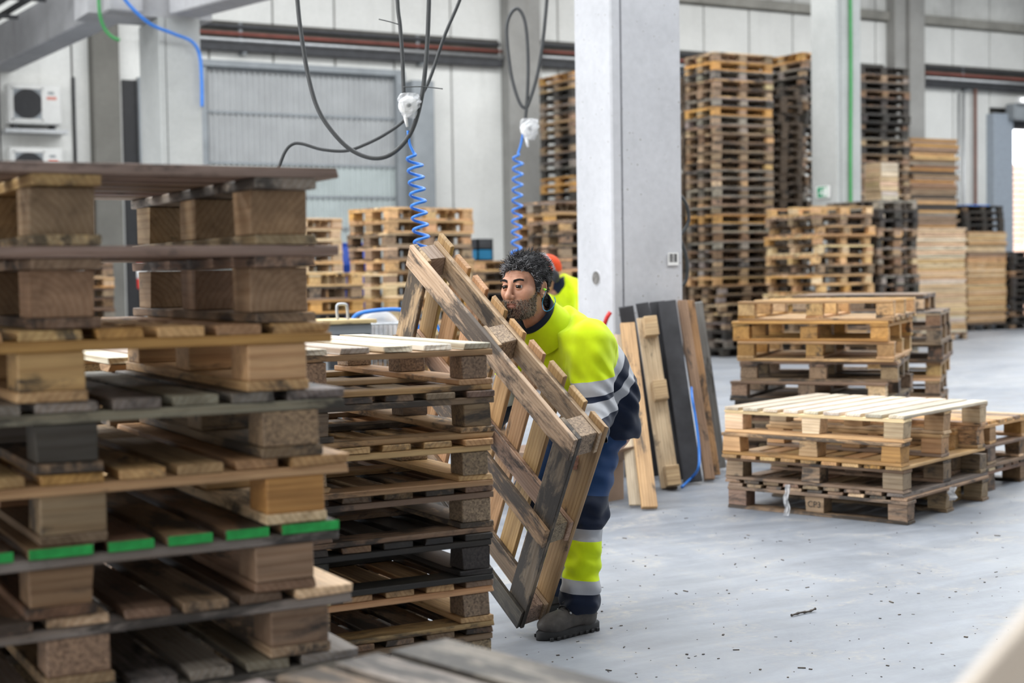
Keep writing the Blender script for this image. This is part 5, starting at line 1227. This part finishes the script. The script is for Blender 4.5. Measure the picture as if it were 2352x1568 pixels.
def bm_from(V, F):
    bm = bmesh.new(); vs = [bm.verts.new(v) for v in V]
    for f in F:
        try: bm.faces.new([vs[i] for i in f])
        except ValueError: pass
    return bm
def cut_regions(bm, keep, planes):
    """bisect the faces for which keep(centre) holds along each plane"""
    for co, no in planes:
        geom = [f for f in bm.faces if keep(f.calc_center_median())]
        es = set(e for f in geom for e in f.edges); vs = set(v for f in geom for v in f.verts)
        bmesh.ops.bisect_plane(bm, geom=list(vs) + list(es) + geom, plane_co=co, plane_no=no, dist=1e-6)
def split_out(bm, classify, names, mats, parent, base=MB):
    groups = {}
    for f in bm.faces: groups.setdefault(classify(f.calc_center_median()), []).append(f)
    out = {}
    for k, fs in groups.items():
        vid = {}; V = []; F = []
        for f in fs:
            q = []
            for v in f.verts:
                if v.index not in vid: vid[v.index] = len(V); V.append(tuple(v.co - Vector(base)))
                q.append(vid[v.index])
            F.append(q)
        me = mesh(names[k], V, F, mats[k], True); out[k] = link(names[k], me, parent)
    return out
def dist_seg(p, a, b):
    a = Vector(a); b = Vector(b); ab = b - a; t = max(0, min(1, (p - a).dot(ab) / ab.length_squared)); return (p - a - ab * t).length
def in_armL(p): return min(dist_seg(p, shL, elL), dist_seg(p, elL, wrL)) < 0.10 and p.y < 5.035 - max(0, (1.0 - p.z)) * 0.15 and p.z < 1.09
def in_armR(p): return min(dist_seg(p, shR, elR), dist_seg(p, elR, wrR)) < 0.10 and p.y > 5.30 and p.z < 1.09
U = Vector((0.70, 0, -0.714)); US = [2.365 * 0, 0, 0, 0]
s0 = onY(1392, 822, 5.05).dot(U)
TB = [s0 - 0.005, s0 + 0.038, s0 + 0.080, s0 + 0.122]
AB = [0.995, 0.940, 0.920, 0.866]
uA = Vector((-0.08, -0.24, -1.0)).normalized()
def arm_s(p, sh): return p.z - 0.16 * (p.x - sh[0])
bm = bm_from(JV, JF); bm.verts.index_update()
def torso_keep(p): return not in_armL(p) and not in_armR(p)
for s_ in TB: cut_regions(bm, torso_keep, [(U * s_, U)])
nA = Vector((-0.16, 0, 1)).normalized()
for z_ in AB:
    cut_regions(bm, in_armL, [(Vector((shL[0], shL[1], z_)), nA)]); cut_regions(bm, in_armR, [(Vector((shR[0], shR[1], z_ + 0.01)), nA)])
bm.verts.index_update()
def jclass(p):
    if in_armL(p) or in_armR(p):
        sh, o = (shL, 0) if in_armL(p) else (shR, 0.01)
        v = (p - Vector((sh[0], sh[1], 0))).dot(nA) / nA.z - o
        k = 'L' if in_armL(p) else 'R'
        return 'yellow' if v > AB[0] else ('band1' + k if v > AB[1] else ('navy' if v > AB[2] else ('band2' + k if v > AB[3] else 'navy')))
    s_ = p.dot(U)
    return 'yellow' if s_ < TB[0] else ('band1T' if s_ < TB[1] else ('navy' if s_ < TB[2] else ('band2T' if s_ < TB[3] else 'navy')))
jn = {'yellow': 'jacket_upper', 'navy': 'jacket_lower'}; jm = {'yellow': M['hivis'], 'navy': M['navy']}
for k in ('band1L', 'band2L', 'band1R', 'band2R', 'band1T', 'band2T'): jn[k] = 'reflective_band'; jm[k] = M['silver']
split_out(bm, jclass, jn, jm, man); bm.free()

def trouser_sdf(X, Y, Z):
    P = (X, Y, Z)
    t = chain(squash(P, 0.74), sq_pts([((3.265, 5.15, 0.78), 0.100), ((3.245, 5.15, 0.90), 0.098)], 0.74), 0.05)
    d = t
    for a, b, c in ((hipL, knL, anL), (hipR, knR, anR)):
        leg = chain(P, [(a, 0.082), (b, 0.074), ((c[0] + 0.005, c[1], 0.16), 0.070), ((c[0], c[1], 0.06), 0.071)], 0.04); d = smin(d, leg, 0.035)
    d = np.maximum(d, -(Z - 0.072 + 0.25 * (X - 3.1) * 0)); d = np.maximum(d, Z - 0.95)
    w1 = ripple((X, Y, Z * 1.3), 30, 0.006) + 0.006 * np.sin(Z * 78 + 3 * np.sin(Y * 26 + X * 10)) * (0.35 + np.exp(-((Z - 0.42) / 0.06) ** 2) + 0.9 * np.exp(-((Z - 0.11) / 0.045) ** 2) + 0.5 * np.exp(-((Z - 0.7) / 0.05) ** 2))
    return d + w1
TV, TF = surface_nets(trouser_sdf, (2.92, 4.84, 0.04), (3.50, 5.46, 0.98), 0.0062)
bm = bm_from(TV, TF)
LZ = [0.535, 0.405, 0.358, 0.205, 0.152]
for z_ in LZ: bmesh.ops.bisect_plane(bm, geom=bm.verts[:] + bm.edges[:] + bm.faces[:], plane_co=(3.1, 5, z_), plane_no=Vector((0.10, 0, 1)), dist=1e-6)
bm.verts.index_update()
def tclass(p):
    v = p.z + 0.10 * (p.x - 3.1); k = 'L' if p.y < 5.15 else 'R'
    if v > LZ[0]: return 'top'
    if v > LZ[1]: return 'knee' + k
    if v > LZ[2]: return 'b1' + k
    if v > LZ[3]: return 'y' + k
    if v > LZ[4]: return 'b2' + k
    return 'hem' + k
tn = {'top': 'trousers'}; tm = {'top': M['trouser']}
for k in 'LR':
    for a, n_, m_ in (('knee', 'knee_panel', M['navy']), ('b1', 'reflective_band', M['silver']), ('y', 'leg_panel', M['hivis']), ('b2', 'reflective_band', M['silver']), ('hem', 'trouser_hem', M['navy'])): tn[a + k] = n_; tm[a + k] = m_
split_out(bm, tclass, tn, tm, man); bm.free()

# collar: navy inner stand-up collar with a yellow outer one
nb = onY(1243, 735, 5.11); nax = Vector((-0.66, -0.22, 0.72)).normalized()
def ring_loft(name, rows, mat, n=40, tilt=0.0):
    e1 = (Vector((-1, 0, 0)) - nax * nax.x * -1).normalized(); e1 = (Vector((-1, -0.1, 0)) - nax * Vector((-1, -0.1, 0)).dot(nax)).normalized(); e2 = nax.cross(e1); V, F = [], []
    for h_, ra, rb in rows:
        for k in range(n):
            a = 2 * PI * k / n; fr = math.cos(a); c_ = nb + nax * (h_ - tilt * fr * 0.5)
            V.append(c_ + e1 * (ra * fr * (1.12 if fr > 0 else 1.0) + 0.004) + e2 * rb * math.sin(a))
    for i in range(len(rows) - 1):
        for k in range(n): F.append((i * n + k, i * n + (k + 1) % n, (i + 1) * n + (k + 1) % n, (i + 1) * n + k))
    return mpart(name, np.array([tuple(v) for v in V]), np.array(F), mat)
ring_loft('outer_collar', [(-0.065, 0.108, 0.122), (-0.045, 0.108, 0.117), (-0.015, 0.098, 0.102), (0.015, 0.089, 0.092), (0.032, 0.086, 0.089), (0.034, 0.082, 0.085), (0.0, 0.080, 0.083)], M['hivis'], tilt=0.03)
ring_loft('inner_collar', [(-0.02, 0.078, 0.081), (0.03, 0.0815, 0.0845), (0.058, 0.085, 0.088), (0.063, 0.082, 0.085), (0.058, 0.078, 0.081), (-0.02, 0.072, 0.076)], M['navy'], tilt=0.03)
# zip with red tape at the chest
zc0 = Vector((2.985, 5.02, 1.165))
# ear plug and its cord
ep = h2w(np.array([[0.083, -0.004, -0.012], [0.092, 0.0, -0.014], [0.099, 0.002, -0.019]]))
g = tube_geo([tuple(p) for p in ep], [0.0035, 0.0048, 0.0040], 8); mpart('earplug', np.array(g[0]), [f for f in g[1] if len(f) == 4], plain('lime_foam', (0.25, 0.62, 0.04), 0.7))
dE = (Vector(tuple(ep[2])) - Vector((0, 0, CAM_H))).dot(CF)
pts = [Vector(tuple(ep[2]))] + [at(x, y, dE + dd) for x, y, dd in ((1246, 692, 0.0), (1247, 706, -0.012), (1251, 713, -0.025), (1259, 714, -0.032), (1268, 708, -0.035), (1274, 698, -0.03), (1275.5, 688, -0.02), (1273, 682, 0.0))]
g = tube_geo(smooth_path(pts, 6), 0.0016, 6); mpart('earplug_cord', np.array(g[0]), [f for f in g[1] if len(f) == 4], plain('teal_cord', (0.01, 0.17, 0.30), 0.5))

# boots
def boot(heel, toe, side):
    hx, hy = heel; tx, ty = toe; d_ = Vector((tx - hx, ty - hy, 0)); Lb = d_.length; d_.normalize(); n_ = Vector((-d_.y, d_.x, 0)); o = Vector((hx, hy, 0))
    R = np.array([[d_.x, n_.x, 0], [d_.y, n_.y, 0], [0, 0, 1]])
    def sd(X, Y, Z):
        P = (X, Y, Z); k = Lb / 0.29
        d = ell(P, (0.225 * k, 0.004, 0.055), (0.066, 0.049, 0.038))
        d = smin(d, ell(P, (0.15 * k, 0.0, 0.062), (0.085, 0.043, 0.045)), 0.03)
        d = smin(d, ell(P, (0.052 * k, 0, 0.058), (0.054, 0.040, 0.055)), 0.03)
        d = smin(d, cone(P, (0.07 * k, 0, 0.085), (0.062 * k, 0, 0.17), 0.050, 0.055), 0.03)
        d = smax(d, -(Z - 0.026), 0.004); d = np.maximum(d, Z - 0.165)
        return d + ripple((X * 1.2, Y * 1.2, Z * 2), 38, 0.0018)
    V, F = surface_nets(sd, (-0.03, -0.075, 0.01), (0.33, 0.075, 0.19), 0.0045)
    b = mpart('boot', V @ R.T + np.array(o), F, M['boot'])
    # outsole with lugs
    out = []; k = Lb / 0.29
    for i in range(48):
        a = 2 * PI * i / 48; x = math.cos(a); y = math.sin(a); X_ = 0.142 * k + 0.158 * k * x; w_ = np.interp(X_ / k, [-0.016, 0.05, 0.12, 0.22, 0.27, 0.30], [0.034, 0.041, 0.040, 0.053, 0.046, 0.03]); out.append((X_, w_ * (abs(y) ** 0.65) * (1 if y > 0 else -1)))
    V = [(x, y, 0.0) for x, y in out] + [(x * 1.0, y * 1.03, 0.012) for x, y in out] + [(x, y * 1.03, 0.030) for x, y in out] + [(0.142 * k + (x - 0.142 * k) * 0.96, y * 0.94, 0.036) for x, y in out]
    F = [(r * 48 + i, r * 48 + (i + 1) % 48, (r + 1) * 48 + (i + 1) % 48, (r + 1) * 48 + i) for r in range(3) for i in range(48)] + [tuple(range(47, -1, -1)), tuple(range(144, 192))]
    me = mesh('sole', [tuple(R @ np.array(p) + np.array(o) - MB) for p in V], F, M['sole'], True); link('sole', me, b)
    for i in range(9):
        x = 0.01 + 0.031 * i; 
        for s_ in (-1, 1):
            w_ = np.interp(x, [-0.016, 0.05, 0.12, 0.22, 0.27, 0.30], [0.034, 0.041, 0.040, 0.053, 0.046, 0.03])
            gg = bx(x * k, x * k + 0.016, s_ * w_ - 0.004, s_ * w_ + 0.004, 0.001, 0.014, 0.002); me = mesh('tread_lug', [tuple(R @ np.array(p) + np.array(o) - MB) for p in gg[0]], gg[1], M['sole']); link('tread_lug', me, b)
    # laces and eyelets
    for i in range(5):
        x = (0.115 + 0.016 * i) * k; z = 0.148 - 0.0125 * i
        gg = tube_geo(smooth_path([(x - 0.005, 0.034, z - 0.018), (x, 0.014, z + 0.002), (x + 0.004, -0.014, z + 0.002), (x - 0.002, -0.034, z - 0.018)], 5), 0.0032, 6)
        me = mesh('lace', [tuple(R @ np.array(p) + np.array(o) - MB) for p in gg[0]], gg[1], M['black'], True); link('lace', me, b)
        for s_ in (-1, 1):
            gg = xf(lathe_geo([(0.0, 0.0), (0.006, 0.0), (0.004, 0.005), (0.0, 0.006)], 10), Matrix.Translation((x - 0.003, s_ * 0.036, z - 0.018)) @ Matrix.Rotation(-s_ * PI / 2.3, 4, 'X'))
            me = mesh('eyelet', [tuple(R @ np.array(p) + np.array(o) - MB) for p in gg[0]], gg[1], M['zinc'], True); link('eyelet', me, b)
boot((3.115, 4.98), (2.835, 4.935), 1)
boot((3.235, 5.335), (2.965, 5.335), -1)

# ---------------------------------------------------------------- second worker, half hidden behind the column
W2 = at(1256, 625, 11.3); B2 = np.array((W2.x, W2.y, 0.0)); zh = W2.z
man2 = empty('person', (B2[0], B2[1], 0)); tag(man2, 'worker in orange beanie and ear defenders, bent behind the column', 'person')
def m2(name, V, F, mats, mi=None): return link(name, np_mesh(name, np.asarray(V), F, mats, True, mi), man2)
f2 = Vector((-0.93, 0.05, -0.36)).normalized(); l2 = Vector((0, 0, 1)).cross(f2).normalized(); u2 = f2.cross(l2)
H2 = np.array([[l2.x, f2.x, u2.x], [l2.y, f2.y, u2.y], [l2.z, f2.z, u2.z]]) * 1.05
def h22(V): return V @ H2.T + np.array((0, 0, zh - 0.02))
def p2(*q): return tuple(q)
sp2 = [((0.50, 0.02, 0.86), 0.13), ((0.46, 0.02, 1.0), 0.13), ((0.33, 0.02, 1.14), 0.145), ((0.20, 0.02, 1.25), 0.125)]
def body2(X, Y, Z):
    P = (X, Y, Z); d = chain(squash(P, 0.72, 0.02), sq_pts([(p, r - 0.03) for p, r in sp2], 0.72, 0.02), 0.05)
    d = smin(d, cone(P, (0.17, 0.02, 1.28), (0.06, 0.0, zh - 0.12), 0.06, 0.055), 0.03)
    for s_ in (-1, 1):
        d = smin(d, chain(P, [((0.24, 0.02 + s_ * 0.19, 1.22), 0.045), ((0.20, 0.02 + s_ * 0.25, 0.98), 0.038), ((0.02, 0.02 + s_ * 0.22, 0.86), 0.028)]), 0.03)
        d = smin(d, hand_sdf(P, (0.02, 0.02 + s_ * 0.22, 0.86), (-0.04, 0.02 + s_ * 0.21, 0.83), (-0.85, 0, -0.52), (0, 1, 0), (0.52, 0, -0.85)), 0.01)
        d = smin(d, chain(P, [((0.48, 0.02 + s_ * 0.1, 0.86), 0.08), ((0.42, 0.02 + s_ * 0.12, 0.48), 0.055), ((0.48, 0.02 + s_ * 0.12, 0.1), 0.04)]), 0.03)
    return d
v, f = surface_nets(body2, (-0.2, -0.4, 0.05), (0.75, 0.45, 1.45), 0.011)
m2('body', np.concatenate([h22(HV[:]), v]), np.concatenate([HF, f + len(HV)]), [M['skin'], M['lip'], M['skin']], np.concatenate([np.where(hmi == 1, 1, 0), np.zeros(len(f), int)]))
def jack2(X, Y, Z):
    P = (X, Y, Z); d = chain(squash(P, 0.74, 0.02), sq_pts(sp2, 0.74, 0.02), 0.06)
    for s_ in (-1, 1): d = smin(d, chain(P, [((0.24, 0.02 + s_ * 0.19, 1.22), 0.088), ((0.20, 0.02 + s_ * 0.25, 0.98), 0.075), ((0.03, 0.02 + s_ * 0.22, 0.865), 0.055)], 0.03), 0.04)
    d = smin(d, cone(P, (0.20, 0.02, 1.25), (0.12, 0.01, 1.33), 0.10, 0.082), 0.04)
    d = np.maximum(d, -(Z - 0.80)); d = np.maximum(d, (-(X - 0.10) * 0.7 + (Z - 1.345) * 0.7))
    return d + ripple(P, 24, 0.006)
v, f = surface_nets(jack2, (-0.06, -0.42, 0.78), (0.75, 0.46, 1.45), 0.009)
cz_ = v[f].mean(1); m2('jacket', v, f, [M['hivis'], M['navy']], np.where(cz_[:, 2] < 1.0, 1, 0))
def coll2(X, Y, Z): 
    P = (X, Y, Z); return np.maximum(cone(P, (0.16, 0.02, 1.29), (0.085, 0.0, zh - 0.09), 0.088, 0.082), -cone(P, (0.16, 0.02, 1.29), (0.0, 0.0, zh), 0.075, 0.07))
v, f = surface_nets(coll2, (-0.05, -0.15, 1.15), (0.3, 0.18, 1.5), 0.006); m2('inner_collar', v, f, M['navy'])
def trou2(X, Y, Z):
    P = (X, Y, Z); d = chain(squash(P, 0.74, 0.02), sq_pts([((0.5, 0.02, 0.84), 0.12), ((0.47, 0.02, 0.95), 0.12)], 0.74, 0.02), 0.05)
    for s_ in (-1, 1): d = smin(d, chain(P, [((0.48, 0.02 + s_ * 0.1, 0.86), 0.1), ((0.42, 0.02 + s_ * 0.12, 0.48), 0.078), ((0.48, 0.02 + s_ * 0.12, 0.08), 0.072)]), 0.03)
    return np.maximum(d, -(Z - 0.07)) + ripple(P, 28, 0.006)
v, f = surface_nets(trou2, (0.25, -0.3, 0.04), (0.75, 0.35, 1.1), 0.012); m2('trousers', v, f, M['trouser'])
for s_ in (-1, 1):
    def bo(X, Y, Z): return np.maximum(smin(ell((X, Y, Z), (0.36, 0.02 + s_ * 0.12, 0.05), (0.11, 0.05, 0.05)), cone((X, Y, Z), (0.47, 0.02 + s_ * 0.12, 0.05), (0.48, 0.02 + s_ * 0.12, 0.15), 0.055, 0.055), 0.03), -(Z - 0.004))
    v, f = surface_nets(bo, (0.2, 0.02 + s_ * 0.12 - 0.09, -0.01), (0.6, 0.02 + s_ * 0.12 + 0.09, 0.2), 0.008); m2('boot', v, f, M['boot'])
def beanie(X, Y, Z):
    d = np.maximum(ell((X, Y, Z), (0, -0.016, 0.040), (0.088, 0.112, 0.104)), -(Z - 0.012 - 0.25 * (Y + 0.02)))
    return d + 0.002 * np.sin(np.arctan2(Y + 0.015, X) * 44) * np.clip((0.14 - Z) * 12, 0, 1)
v, f = surface_nets(beanie, (-0.11, -0.15, -0.07), (0.11, 0.12, 0.17), 0.004); m2('beanie', h22(v), f, M['orange'])
for s_ in (-1, 1):
    def cup(X, Y, Z): return ell((X, Y, Z), (s_ * 0.092, -0.012, -0.015), (0.026, 0.036, 0.048))
    v, f = surface_nets(cup, (s_ * 0.092 - 0.05, -0.07, -0.08), (s_ * 0.092 + 0.05, 0.05, 0.05), 0.005); m2('ear_cup', h22(v), f, M['dark'])
g = tube_geo([(0.104 * math.cos(a), -0.02, 0.03 + 0.122 * math.sin(a)) for a in [PI * i / 20 for i in range(21)]], 0.009, 8); m2('headband', h22(np.array(g[0])), [q for q in g[1] if len(q) == 4], M['steel'])
